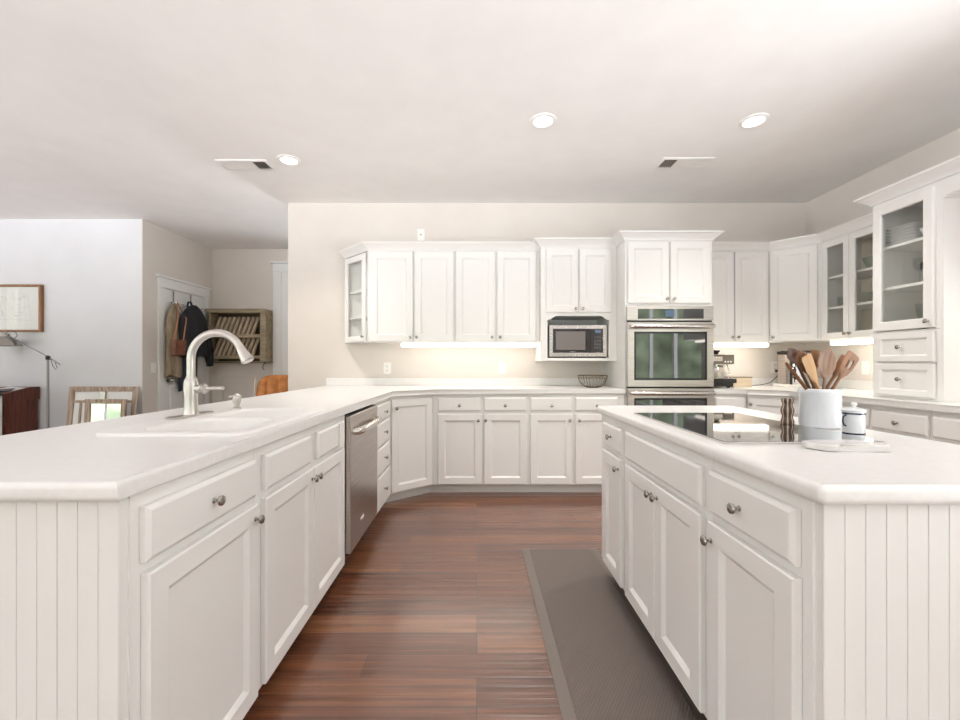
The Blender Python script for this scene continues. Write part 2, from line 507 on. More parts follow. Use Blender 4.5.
for q in (HALL_FILL_WIN[0], (HALL_FILL_WIN[0] + HALL_FILL_WIN[1]) / 2 - 0.025, HALL_FILL_WIN[1] - 0.05):
    w.box(q, q + 0.05, HY + 0.05, HY + 0.1, WZ0, WZ1)
w.box(HALL_FILL_WIN[0], HALL_FILL_WIN[1], HY + 0.05, HY + 0.1, WZ0, WZ0 + 0.05).box(HALL_FILL_WIN[0], HALL_FILL_WIN[1], HY + 0.05, HY + 0.1, WZ1 - 0.05, WZ1)
struct(w.build('window_8', M['trimw']))  # frame of the added hall window
struct(MB().box(-0.6, -0.46, KY + 0.16, HY, 0, ZC).build('wall_hall_right', M['wall']))
b = MB().box(LEFT_X, KX, REAR_Y - 0.16, REAR_Y, 0, WZ0).box(LEFT_X, KX, REAR_Y - 0.16, REAR_Y, WZ1, ZC)
xs = [LEFT_X] + [v for w in REAR_WIN for v in w] + [KX]
for a, c in zip(xs[::2], xs[1::2]):
    b.box(a, c, REAR_Y - 0.16, REAR_Y, WZ0, WZ1)
struct(b.build('wall_rear', M['wall_white']))
b = MB().box(LEFT_X - 0.16, LEFT_X, REAR_Y, LY + 0.14, 0, WZ0).box(LEFT_X - 0.16, LEFT_X, REAR_Y, LY + 0.14, WZ1, ZC)
ys = [REAR_Y] + [v for w in LEFT_WIN for v in w] + [LY + 0.14]
for a, c in zip(ys[::2], ys[1::2]):
    b.box(LEFT_X - 0.16, LEFT_X, a, c, WZ0, WZ1)
struct(b.build('wall_left', M['wall_white']))
k = 0
for a, c in REAR_WIN:
    k += 1
    w = MB(); y0, y1 = REAR_Y - 0.11, REAR_Y - 0.05
    w.box(a, c, y0, y1, WZ0, WZ0 + 0.05).box(a, c, y0, y1, WZ1 - 0.05, WZ1).box(a, a + 0.05, y0, y1, WZ0, WZ1).box(c - 0.05, c, y0, y1, WZ0, WZ1)
    w.box((a + c) / 2 - 0.03, (a + c) / 2 + 0.03, y0, y1, WZ0, WZ1)
    struct(w.build('window_%d' % k, M['trimw']))
for a, c in LEFT_WIN:
    k += 1
    w = MB(); y0, y1 = LEFT_X - 0.11, LEFT_X - 0.05
    w.box(y0, y1, a, c, WZ0, WZ0 + 0.05).box(y0, y1, a, c, WZ1 - 0.05, WZ1).box(y0, y1, a, a + 0.05, WZ0, WZ1).box(y0, y1, c - 0.05, c, WZ0, WZ1)
    w.box(y0, y1, (a + c) / 2 - 0.03, (a + c) / 2 + 0.03, WZ0, WZ1)
    struct(w.build('window_%d' % k, M['trimw']))
for a, c in RIGHT_WIN:
    k += 1
    w = MB(); y0, y1 = KX + 0.05, KX + 0.11
    w.box(y0, y1, a, c, WZ0, WZ0 + 0.05).box(y0, y1, a, c, WZ1 - 0.05, WZ1)
    for q in (a, a + (c - a) / 3 - 0.025, a + 2 * (c - a) / 3 - 0.025, c - 0.05):
        w.box(y0, y1, q, q + 0.05, WZ0, WZ1)
    struct(w.build('window_%d' % k, M['trimw']))
# baseboards
struct(MB().box(LEFT_X, HX - 0.0, LY - 0.015, LY, 0, 0.13, 0.004).build('baseboard_living', M['trimw']))
struct(MB().box(HX, -2.97, HY - 0.015, HY, 0, 0.13, 0.004).build('baseboard_hall', M['trimw']))

# panelled door in the hall's left wall (plane x = HX, seen obliquely)
DY0, DY1, DZ = 5.03, 5.76, 2.03
T_hall = Matrix.Translation((HX, DY0, 0)) @ Matrix.Rotation(PI / 2, 4, 'Z')     # local x runs along +Y, local -y faces +X
d = bpy.data.objects.new('door_1', None); COL.objects.link(d); d.matrix_world = T_hall
struct(d)
DW_ = DY1 - DY0
leaf = MB().box(0, DW_, -0.006, -0.001, 0.005, DZ)
for (x0, x1, z0, z1) in ((0.10, DW_ / 2 - 0.05, 0.22, 0.86), (DW_ / 2 + 0.05, DW_ - 0.10, 0.22, 0.86), (0.10, DW_ / 2 - 0.05, 1.02, 1.9), (DW_ / 2 + 0.05, DW_ - 0.10, 1.02, 1.9)):
    leaf.rings_panel(x0, x1, z0, z1, [(0, -0.005), (0.0, -0.012), (0.012, -0.016), (0.03, -0.010)])
leaf.build('door_leaf', M['trimw'], d)
cs = MB().box(-0.095, -0.005, -0.022, 0, 0, DZ + 0.01, 0.003).box(DW_ + 0.005, DW_ + 0.095, -0.022, 0, 0, DZ + 0.01, 0.003)
cs.box(-0.10, DW_ + 0.10, -0.026, 0, DZ + 0.01, DZ + 0.125, 0.003).box(-0.125, DW_ + 0.125, -0.045, 0, DZ + 0.125, DZ + 0.15, 0.004)
cs.build('door_casing', M['trimw'], d)
kn = MB().lathe([(0.026, 0), (0.026, 0.006), (0.010, 0.010), (0.010, 0.035), (0.024, 0.042), (0.029, 0.055), (0.022, 0.068), (0.0, 0.072)], T=Matrix.Translation((0.065, -0.006, 0.93)) @ Matrix.Rotation(PI / 2, 4, 'X'))
kn.build('door_knob', M['nickel'], d)

# glazed door at the end of the hall
d2 = bpy.data.objects.new('door_2', None); COL.objects.link(d2); d2.location = (-2.77, HY, 0); struct(d2)
c2 = MB().box(-0.12, 0, -0.022, 0, 0, 2.43, 0.003).box(0.84, 0.96, -0.022, 0, 0, 2.43, 0.003)
c2.box(-0.12, 0.96, -0.026, 0, 2.43, 2.545, 0.003).box(-0.15, 0.99, -0.05, 0, 2.545, 2.572, 0.004)
c2.build('door_casing', M['trimw'], d2)
l2 = MB().box(0.0, 0.10, -0.012, -0.001, 0, 2.43).box(0.74, 0.84, -0.012, -0.001, 0, 2.43)
for z0, z1 in ((0, 0.22), (1.98, 2.09), (2.35, 2.43)):
    l2.box(0.10, 0.74, -0.012, -0.001, z0, z1)
l2.build('door_leaf', M['trimw'], d2)
MB().box(0.10, 0.74, -0.006, -0.002, 0.22, 2.35).build('door_pane', mat('seeded_pane', srgb(178, 186, 192), 0.12), d2)
MB().box(0.115, 0.135, -0.010, -0.006, 0.25, 2.33).build('door_came', M['brass_wire'], d2)
# rectangular wall moulding below the plate rack
t1 = MB()
for x0, x1, z0, z1 in ((-3.62, -2.98, 0.94, 0.955), (-3.62, -2.98, 0.40, 0.415), (-3.62, -3.605, 0.40, 0.955), (-2.995, -2.98, 0.40, 0.955)):
    t1.box(x0, x1, HY - 0.012, HY, z0, z1, 0.003)
struct(t1.build('trim_1', M['wall']))

# ------------------------------------------------------------------ cabinet builder
def knob(parent, x, y, z, big=0.86):
    T = Matrix.Translation((x, y, z)) @ Matrix.Rotation(PI / 2, 4, 'X')
    p = [(0.0085, 0), (0.0085, 0.002), (0.005, 0.005), (0.0045, 0.012), (0.007, 0.015), (0.0145, 0.019), (0.0165, 0.024), (0.0145, 0.028), (0.008, 0.0305), (0.0, 0.031)]
    return MB().lathe([(r * big, h * big) for r, h in p], T=T, seg=16).build('knob', M['nickel'], parent)


DT = 0.020     # door thickness


def front(parent, kind, x0, x1, z0, z1, kn=None, rail=0.055):
    """one door or drawer front on the plane y=0, facing -y"""
    if kind == 'door':
        o = MB().rings_panel(x0, x1, z0, z1, [(0, -0.001), (0, -DT + 0.004), (0.004, -DT), (rail, -DT), (rail + 0.003, -DT + 0.0025), (rail + 0.012, -DT + 0.008), (rail + 0.014, -DT + 0.011)]).build('door', M['cab'], parent, angle=25)
    elif kind == 'drawer':
        o = MB().rings_panel(x0, x1, z0, z1, [(0, -0.001), (0, -DT + 0.007), (0.003, -DT + 0.004), (0.010, -DT)]).build('drawer', M['cab'], parent, angle=25)
    elif kind == 'paneldrawer':
        o = MB().rings_panel(x0, x1, z0, z1, [(0, -0.001), (0, -DT + 0.004), (0.004, -DT), (0.035, -DT), (0.038, -DT + 0.003), (0.045, -DT + 0.010)]).build('drawer', M['cab'], parent, angle=25)
    elif kind == 'false':
        o = MB().rings_panel(x0, x1, z0, z1, [(0, -0.001), (0, -DT + 0.007), (0.003, -DT + 0.004), (0.010, -DT)]).build('false_drawer_front', M['cab'], parent, angle=25)
    else:
        o = MB().rings_panel(x0, x1, z0, z1, [(0, -0.001), (0, -DT + 0.004), (0.004, -DT), (rail, -DT), (rail + 0.006, -DT + 0.006), (rail + 0.006, -0.001)], True).build('door', M['cab'], parent, angle=25)
        MB().box(x0 + rail, x1 - rail, -0.010, -0.006, z0 + rail, z1 - rail).build('glass_pane', M['pane'], o)
    if kn:
        knob(o, kn[0], -DT, kn[1])
    return o


TOP = 0.874
DZ0, DZ1 = 0.096, 0.702       # base door
RZ0, RZ1 = 0.726, 0.843       # base drawer


def base_unit(label, loc, rz, w, depth, fronts, group='white base cabinets', toe=True, dark_toe=False, z0=0.085, name='base_cabinet', low=False, ext=(0, 0)):
    t = thing(name, label, 'cabinet', loc, rz, group)
    if low:
        MB().box(0, w, 0, 0.024, z0, TOP).box(0, w, 0.0241, depth, z0, 0.74).build('cabinet_body', M['cab'], t, smooth=False)
    else:
        MB().box(0, w, 0, depth, z0, TOP, 0.0015, 1).build('cabinet_body', M['cab'], t)
    if toe:
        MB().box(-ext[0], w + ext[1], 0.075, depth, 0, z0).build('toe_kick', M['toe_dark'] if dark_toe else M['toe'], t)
    for f in fronts:
        front(t, *f)
    return t


# ------------------------------------------------------------------ peninsula cabinets (face x = PXF, looking towards +X)
PXF = -0.706
R90 = PI / 2
Y0 = 0.8545
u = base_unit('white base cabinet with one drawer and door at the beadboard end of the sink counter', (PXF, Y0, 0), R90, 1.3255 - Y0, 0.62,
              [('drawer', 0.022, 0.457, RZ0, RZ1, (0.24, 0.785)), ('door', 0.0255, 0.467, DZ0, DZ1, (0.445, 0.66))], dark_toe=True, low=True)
# beadboard end panel of the peninsula (faces the camera)
bp = MB().box(-0.020, 0.0, 0.005, 0.80, 0.0, TOP)
x = 0.006
while x < 0.78:
    bp.box(-0.0216, -0.0195, x, x + 0.0392, 0.0, TOP, 0.0007, 1); x += 0.0405
bp.build('beadboard_panel', M['cab'], u, angle=20)
base_unit('white sink base cabinet with two doors and false drawer fronts beside the dishwasher', (PXF, 1.3265, 0), R90, 2.24 - 1.3265, 0.62,
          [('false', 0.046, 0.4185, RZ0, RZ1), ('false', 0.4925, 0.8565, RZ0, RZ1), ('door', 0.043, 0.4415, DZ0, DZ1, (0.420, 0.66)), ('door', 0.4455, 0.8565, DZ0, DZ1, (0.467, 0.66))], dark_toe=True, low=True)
plate = MB().box(0, 0.075, -0.006, 0, 0, 0.115, 0.002)
p = plate.build('cover_plate', M['plate'])
p.location = (PXF + DT, 2.085, 0.727); p.rotation_euler = (0, 0, R90)
tag(p, 'blank white cover plate on the false drawer front next to the dishwasher', 'cover plate')

base_unit('narrow white stack of four drawers between dishwasher and corner cabinet', (PXF, 2.872, 0), R90, 3.37 - 2.872, 0.60,
          [('drawer', 0.03, 0.465, RZ0, RZ1, (0.25, 0.78)), ('drawer', 0.03, 0.465, 0.545, 0.710, (0.25, 0.63)), ('drawer', 0.03, 0.465, 0.345, 0.530, (0.25, 0.44)), ('drawer', 0.03, 0.465, DZ0, 0.330, (0.25, 0.21))], dark_toe=False, ext=(0, 0.035))
# back of the peninsula (knee wall on the living side)
kw = MB().box(-1.40, -1.335, Y0 - 0.0, KY - 0.002, 0, TOP)
tag(kw.build('peninsula_back_panel', M['cab']), 'white back panel carrying the living room side of the sink counter', 'panel')

# corner unit, set diagonally
c0, c1 = Vector((PXF, 3.37)), Vector((-0.385, 3.636))
ang = math.atan2(c1.y - c0.y, c1.x - c0.x); wd = (c1 - c0).length
t = thing('corner_base_cabinet', 'diagonal white corner base cabinet with one tall door left of the back run', 'cabinet', (c0.x, c0.y, 0), ang, 'white base cabinets')
MB().prism([(0, 0), (wd, 0), (wd - 0.16, 0.42), (0.16, 0.42)], 0.085, TOP).build('cabinet_body', M['cab'], t)
MB().prism([(-0.027, 0.075), (wd + 0.027, 0.075), (wd - 0.16, 0.40), (0.16, 0.40)], 0, 0.085).build('toe_kick', M['toe'], t)
front(t, 'door', 0.016, wd - 0.012, DZ0, 0.842, (0.05, 0.775))

# ------------------------------------------------------------------ back run (face y = BY, looking towards the camera)
BY = 3.636
def bx_(px): return (px - CX) / F * BY
xa, xb, xc = -0.3845, bx_(528.2), 1.278
for (xl, xr, lab, spans, knobs) in (
        (xa, xb, 'white base cabinet with two drawers over two doors beside the diagonal corner unit', ((438, 480.3, 481.7), (484, 526, 526.7)), ((459.5, 478.3), (505, 485.5))),
        (xb, xc, 'white base cabinet with two drawers over two doors left of the ovens', ((530, 571.7, 572.3), (575, 617.5, 617.5)), ((551, 569), (596, 578.5)))):
    fr = []
    for (p0, p1, p2), (kd, kdoor) in zip(spans, knobs):
        fr.append(('drawer', bx_(p0) - xl, bx_(p1) - xl, RZ0, RZ1, (bx_(kd) - xl, 0.775)))
        fr.append(('door', bx_(p0) - xl, bx_(p2) - xl, DZ0, DZ1, (bx_(kdoor) - xl, 0.648)))
    base_unit(lab, (xl, BY, 0), 0, xr - xl, 0.60, fr, ext=(0.036 if xl < 0 else 0, 0))

# ------------------------------------------------------------------ worktops
CT0, CT1 = 0.874, 0.914
wt = thing('peninsula_worktop', 'white L-shaped worktop carrying the sink and running along the back wall', 'worktop')
poly = [(-0.690, 0.806), (-0.690, 3.372), (-0.372, 3.612), (1.278, 3.612), (1.278, KY - 0.001), (-1.52, KY - 0.001), (-1.52, 0.806)]
slab = MB().prism(poly, CT0, CT1, 0.014, 4).build('worktop_slab', M['counter'], wt)
SX0, SX1, SY0, SY1 = -1.215, -0.722, 1.300, 2.055
cut = MB().prism(rrect(SX0 + 0.02, SX1 - 0.02, SY0 + 0.02, SY1 - 0.02, 0.05), CT0 - 0.02, CT1 + 0.02).build('cutter', M['counter'])
boolean_cut(slab, cut)
MB().box(-1.52, 1.276, KY - 0.020, KY - 0.001, CT1, 0.988, 0.004).build('backsplash', M['counter'], wt)

rw = thing('corner_worktop', 'white worktop along the right wall under the glass cabinets', 'worktop')
poly = [(2.036, KY - 0.001), (2.036, 3.612), (2.325, 3.612), (2.532, 3.405), (2.532, 1.2), (KX - 0.001, 1.2), (KX - 0.001, KY - 0.001)]
MB().prism(poly, CT0, CT1, 0.014, 4).build('worktop_slab', M['counter'], rw)
MB().box(2.036, KX - 0.02, KY - 0.020, KY - 0.001, CT1, 0.988, 0.004).box(KX - 0.020, KX - 0.001, 2.90, KY - 0.02, CT1, 0.988, 0.004).build('backsplash', M['counter'], rw)

IX0, IX1, IY0, IY1 = 0.645, 1.365, 0.787, 2.267
iw = MB().prism(rrect(IX0, IX1, IY0, IY1, 0.012, 3), CT0, CT1, 0.014, 4).build('island_worktop', M['counter'])
tag(iw, 'white worktop of the island carrying the black cooktop', 'worktop')

# ------------------------------------------------------------------ island cabinets (face x = IXF, looking towards -X)
IXF = 0.667
def island_unit(lab, yf, yn, fronts):
    t = base_unit(lab, (IXF, yf, 0), -R90, yf - yn, 0.66, fronts, 'white island cabinets', True, True, 0.11, 'island_cabinet')
    return t
ID0 = 0.125
island_unit('white island cabinet with one drawer and narrow door at the far end by the ovens', 2.245, 1.855,
            [('drawer', 0.08, 0.345, RZ0, RZ1, (0.215, 0.785)), ('door', 0.08, 0.345, ID0, DZ1, (0.322, 0.657))])
island_unit('white double-door island cabinet directly under the cooktop', 1.854, 1.187,
            [('false', 0.011, 0.632, RZ0, RZ1), ('door', 0.011, 0.319, ID0, DZ1, (0.297, 0.657)), ('door', 0.323, 0.632, ID0, DZ1, (0.345, 0.657))])
u = island_unit('white island cabinet with one drawer and door at the beadboard end nearest the viewer', 1.186, 0.8335,
                [('drawer', 0.005, 0.324, RZ0, RZ1, (0.150, 0.785)), ('door', 0.005, 0.326, ID0, DZ1, (0.024, 0.652))])
bp = MB().box(0.3525, 0.3705, 0.005, 0.665, 0.0, TOP)
x = 0.006
while x < 0.65:
    bp.box(0.3700, 0.3721, x, x + 0.0392, 0.0, TOP, 0.0007, 1); x += 0.0405
bp.build('beadboard_panel', M['cab'], u, angle=20)

# ------------------------------------------------------------------ right run base units (face x = RXF, looking towards -X)
RXF = 2.56
base_unit('white base cabinet under the espresso machine right of the ovens', (2.036, BY, 0), 0, 2.335 - 2.036, 0.60,
          [('drawer', 0.02, 0.285, RZ0, RZ1), ('door', 0.02, 0.285, DZ0, DZ1)])
c0, c1 = Vector((2.337, BY)), Vector((RXF, BY - 0.223))
t = thing('corner_base_cabinet', 'diagonal white corner base cabinet with one door beneath the coffee maker', 'cabinet', (c0.x, c0.y, 0), -PI / 4, 'white base cabinets')
wd = (c1 - c0).length
MB().prism([(0, 0), (wd, 0), (wd, 0.5), (0, 0.5)], 0.085, TOP).build('cabinet_body', M['cab'], t)
MB().prism([(-0.03, 0.075), (wd + 0.03, 0.075), (wd, 0.5), (0, 0.5)], 0, 0.085).build('toe_kick', M['toe'], t)
front(t, 'door', 0.012, wd - 0.012, DZ0, 0.842, (0.035, 0.79))
ry = 3.412
for (w, lab) in ((0.345, 'white base cabinet right of the diagonal corner, mostly hidden by the island'),
                 (0.345, 'white drawer base cabinet on the right wall behind the utensil crock'),
                 (0.36, 'white drawer base cabinet on the right wall under the tall glass cupboard'),
                 (0.37, 'white drawer base cabinet at the right edge of the photo'),
                 (0.55, 'white base cabinet on the right wall nearest the viewer')):
    base_unit(lab, (RXF, ry, 0), -R90, w, 0.70, [('drawer', 0.012, w - 0.012, RZ0, RZ1, (w / 2, 0.78)), ('door', 0.012, w - 0.012, DZ0, DZ1, (0.04, 0.65))])
    ry -= w + 0.001

# ------------------------------------------------------------------ upper cabinets
UZ0, UZT, CRZ, CRH = 1.338, 2.205, 2.200, 0.068
CROWN = [(0.0, 0.0), (0.012, 0.0), (0.014, 0.012), (0.028, 0.024), (0.046, 0.040), (0.056, 0.046), (0.062, 0.052), (0.070, 0.054), (0.070, CRH), (0.0, CRH)]
UY = 3.916
UXL = -1.016
pathL = [(UXL - 0.315, UY + 0.315), (UXL, UY), (0.583, UY)]


def hollow(t, w, d, z0, z1, shelves, th=0.018, mname='cab'):
    b = MB().box(0, th, 0.0, d, z0, z1).box(w - th, w, 0.0, d, z0, z1).box(th, w - th, 0, d, z0, z0 + th).box(th, w - th, 0, d, z1 - th, z1)
    b.box(th + 0.0005, w - th - 0.0005, -0.0006, 0.02, z1 - 0.045, z1 - 0.001)
    b.build('cabinet_body', M[mname], t, smooth=False)
    MB().box(th, w - th, d - 0.008, d, z0 + th, z1 - th).build('back_panel', M['interior'], t)
    for s in shelves:
        MB().box(th, w - th, 0.02, d - 0.008, s - 0.018, s).build('shelf', M[mname], t)


# diagonal glass end unit
L = math.hypot(0.315, 0.315)
t = thing('glass_end_cabinet', 'narrow angled glass cabinet closing the left end of the upper run', 'cabinet', (UXL - 0.315, UY + 0.315, 0), -PI / 4, 'white upper cabinets')
th = 0.015
b = MB()
tri = [(0, 0), (L, 0), (L / 2 + 0.01, L / 2 - 0.01)]
b.prism(tri, UZ0, UZ0 + 0.018).prism(tri, UZT - 0.02, UZT)
b.loft([[(0.0, 0, z), (0.012, 0.0, z), (L / 2 + 0.01, L / 2 - 0.018, z), (L / 2 + 0.01, L / 2 - 0.01, z)] for z in (UZ0, UZT)])
b.loft([[(L - 0.012, 0, z), (L, 0.0, z), (L / 2 + 0.01, L / 2 - 0.01, z), (L / 2 + 0.01, L / 2 - 0.018, z)] for z in (UZ0, UZT)])
b.build('cabinet_body', M['cab'], t)
for s in (1.585, 1.840):
    MB().prism([(0.02, 0.015), (L - 0.02, 0.015), (L / 2 + 0.01, L / 2 - 0.03)], s - 0.016, s).build('shelf', M['cab'], t)
front(t, 'glass', 0.03, L - 0.03, UZ0 + 0.004, 2.172, (L - 0.05, UZ0 + 0.05), 0.05)
MB().sweep(pathL, CROWN, CRZ - 0.015, 0, 1).build('crown_moulding', M['cab'], t).matrix_parent_inverse = (Matrix.Translation((UXL - 0.315, UY + 0.315, 0)) @ Matrix.Rotation(-PI / 4, 4, 'Z')).inverted()


def ux(px): return (px - CX) / F * UY


def upper(lab, xl, xr, doors, path, i0, i1, name='upper_cabinet', z0=UZ0, face=UY, group='white upper cabinets', dz0=None, dz1=2.172):
    t = thing(name, lab, 'cabinet', (xl, face, 0), 0, group)
    MB().box(0, xr - xl, 0, KY - face - 0.002, z0, UZT, 0.0015, 1).build('cabinet_body', M['cab'], t)
    for p0, p1, kx in doors:
        front(t, 'door', p0 - xl, p1 - xl, (z0 + 0.006) if dz0 is None else dz0, dz1, (kx - xl, ((z0 + 0.006) if dz0 is None else dz0) + 0.035))
    c = MB().sweep(path, CROWN, CRZ - 0.015, i0, i1).build('crown_moulding', M['cab'], t)
    c.matrix_parent_inverse = Matrix.Translation((-xl, -face, 0))
    return t


# left run: two double units, the crown of each is its own piece
xm = ux(454.8)
pL2 = [pathL[0], pathL[1], (xm, UY), (0.583, UY)]
upper('white two-door upper cabinet left of centre, next to the angled glass end', UXL + 0.001, xm, [(ux(371), ux(413.2), ux(410.5)), (ux(414.7), ux(453.3), ux(417)), ], pL2, 1, 2)
upper('white two-door upper cabinet between its twin and the microwave cabinet', xm + 0.001, 0.583, [(ux(456), ux(494.8), ux(492)), (ux(497), ux(535.5), ux(500)), ], pL2, 2, 3)

# microwave cabinet
MY, MXL, MXR = 3.84, 0.585, 1.278
def mx_(px): return (px - CX) / F * MY
t = thing('microwave_cabinet', 'white two-door cabinet with an open arched niche holding the microwave', 'cabinet', (MXL, MY, 0), 0, 'white upper cabinets')
w = MXR - MXL; D = KY - MY - 0.002
nx0, nx1, nz0, nz1 = mx_(547.5) - MXL, mx_(609.3) - MXL, 1.186, 1.572
b = MB().box(0, w, 0, D, nz1, UZT)
b.box(0, nx0, 0, D, 1.160, nz1).box(nx1, w, 0, D, 1.160, nz1).box(nx0, nx1, 0, D, 1.160, nz0)
b.box(nx0, nx1, D - 0.01, D, nz0, nz1)
b.build('cabinet_body', M['cab'], t, smooth=False)
v = MB()       # curved corner brackets of the niche
for sx, s in ((nx0, 1), (nx1, -1)):
    pts = [(sx, nz1)]
    for kk in range(9):
        a = kk / 8
        pts.append((sx + s * (0.010 + 0.075 * a), nz1 - 0.038 * (0.5 + 0.5 * math.cos(PI * a))))
    pts = [(sx, nz1 - 0.038)] + pts[1:] + [(sx + s * 0.085, nz1), (sx, nz1)]
    v.loft([[(x, yy, z) for x, z in pts] for yy in (0.0, 0.02)])
v.build('niche_valance', M['cab'], t, smooth=False)
for p0, p1, kx in ((545.8, 577.8, 575), (579, 611, 582)):
    front(t, 'door', mx_(p0) - MXL, mx_(p1) - MXL, 1.602, 2.178, (mx_(kx) - MXL, 1.635))
pM = [(MXL, UY), (MXL, MY), (MXR, MY)]
MB().sweep(pM, CROWN, CRZ).build('crown_moulding', M['cab'], t).matrix_parent_inverse = Matrix.Translation((-MXL, -MY, 0))

# oven tower
OXL, OXR = 1.280, 2.034
t = thing('oven_tower', 'tall white cabinet tower with two upper doors housing the double oven', 'cabinet', (OXL, BY, 0), 0, 'white upper cabinets')
w = OXR - OXL; D = KY - BY - 0.002
b = MB().box(0, 0.019, 0, D, 0.085, UZT).box(w - 0.019, w, 0, D, 0.085, UZT)
b.box(0.019, w - 0.019, 0, D, 1.632, UZT).box(0.019, w - 0.019, 0, D, 0.085, 0.36).box(0.019, w - 0.019, D - 0.01, D, 0.36, 1.632)
b.build('cabinet_body', M['cab'], t, smooth=False)
MB().box(0, w, 0.075, D, 0, 0.085).build('toe_kick', M['toe'], t)
for p0, p1, kx in ((627.2, 668.0, 665.5), (669.5, 709.5, 672.5)):
    front(t, 'door', bx_(p0) - OXL, bx_(p1) - OXL, 1.656, 2.186, (bx_(kx) - OXL, 1.693))
front(t, 'drawer', 0.012, w - 0.012, 0.096, 0.345, (w / 2, 0.22))
pT = [(OXL, MY), (OXL, BY), (OXR, BY), (OXR, UY)]
MB().sweep(pT, CROWN, CRZ).build('crown_moulding', M['cab'], t).matrix_parent_inverse = Matrix.Translation((-OXL, -BY, 0))

# right part of the back wall, diagonal corner, glass unit
pR = [(2.036, UY), (2.712, UY), (2.990, 3.636), (2.990, 2.842)]
upper('white two-door upper cabinet right of the oven tower', 2.036, 2.711, [(ux(699), ux(732.8), ux(730.5)), (ux(733.8), ux(767.3), ux(736.5))], pR, 0, 1)
L = math.hypot(0.278, 0.280)
t = thing('corner_upper_cabinet', 'diagonal white corner upper cabinet with a single door', 'cabinet', (2.712, UY, 0), -PI / 4, 'white upper cabinets')
T0 = Matrix.Translation((2.712, UY, 0)) @ Matrix.Rotation(-PI / 4, 4, 'Z')
MB().prism([(2.712, UY), (2.989, 3.637), (3.318, 3.637), (3.318, KY - 0.002), (2.712, KY - 0.002)], UZ0, UZT, T=T0.inverted()).build('cabinet_body', M['cab'], t)
front(t, 'door', 0.02, L - 0.03, UZ0 + 0.006, 2.172, (0.045, UZ0 + 0.04))
T0 = Matrix.Translation((2.712, UY, 0)) @ Matrix.Rotation(-PI / 4, 4, 'Z')
MB().sweep(pR, CROWN, CRZ - 0.015, 1, 2).build('crown_moulding', M['cab'], t).matrix_parent_inverse = T0.inverted()

GX = 2.990
t = thing('glass_wall_cabinet', 'white wall cabinet with two glass doors right of the corner', 'cabinet', (GX, 3.634, 0), -R90, 'white upper cabinets')
gw = 3.634 - 2.844
hollow(t, gw, KX - GX - 0.002, UZ0, UZT, (1.615, 1.875))
MB().box(0.545, gw - 0.018, -0.001, 0.02, UZ0, UZT).build('filler_panel', M['cab'], t)
front(t, 'glass', 0.012, 0.272, UZ0 + 0.006, 2.172, (0.255, UZ0 + 0.04), 0.045)
front(t, 'glass', 0.277, 0.54, UZ0 + 0.006, 2.172, (0.294, UZ0 + 0.04), 0.045)
T0 = Matrix.Translation((GX, 3.634, 0)) @ Matrix.Rotation(-R90, 4, 'Z')
MB().sweep(pR, CROWN, CRZ - 0.015, 2, 3).build('crown_moulding', M['cab'], t).matrix_parent_inverse = T0.inverted()

# tall glass cupboard standing on the worktop
TX, TYF, TYN = 2.680, 2.842, 2.412
t = thing('glass_cupboard', 'tall white glass-door cupboard with two drawers standing on the right worktop', 'cabinet', (TX, TYF, CT1), -R90, 'white upper cabinets')
tw = TYF - TYN
def ty(px): return TYF - TX * F / (px - CX)
hz = lambda z: z - CT1
b = MB(); th = 0.018; D = KX - TX - 0.002
b.box(0, th, 0, D, 0, hz(UZT)).box(tw - th, tw, 0, D, 0, hz(UZT)).box(th, tw - th, 0, D, hz(UZT) - th, hz(UZT)).box(th, tw - th, 0, D, 0, hz(1.345))
MB().box(th, tw - th, 0.352, 0.360, hz(1.345), hz(UZT) - th).build('back_panel', M['interior'], t)
b.box(th + 0.0005, 0.03, -0.0006, 0.019, hz(1.346), hz(UZT) - 0.001).box(tw - 0.045, tw - th - 0.0005, -0.0006, 0.019, hz(1.346), hz(UZT) - 0.001).box(0.031, tw - 0.046, -0.0008, 0.019, hz(2.160), hz(UZT) - 0.001)
b.build('cabinet_body', M['cab'], t, smooth=False)
for s in (1.640, 1.910):
    MB().box(th, tw - th, 0.03, 0.352, hz(s) - 0.018, hz(s)).build('shelf', M['cab'], t)
front(t, 'glass', 0.015, ty(936), hz(1.352), hz(2.172), (ty(931.5), hz(1.39)), 0.052)
front(t, 'paneldrawer', 0.03, ty(936.5), hz(1.150), hz(1.332), ((0.03 + ty(936.5)) / 2 - 0.01, hz(1.243)))
front(t, 'paneldrawer', 0.03, ty(936.5), hz(0.935), hz(1.138), ((0.03 + ty(936.5)) / 2 - 0.01, hz(1.04)))
pC = [(GX, TYF), (TX, TYF), (TX, 1.2)]
c = MB().sweep([(GX, TYF), (TX, TYF), (TX, TYN), (TX, 1.2)], CROWN, CRZ, 0, 2).build('crown_moulding', M['cab'], t)
c.matrix_parent_inverse = (Matrix.Translation((TX, TYF, CT1)) @ Matrix.Rotation(-R90, 4, 'Z')).inverted()
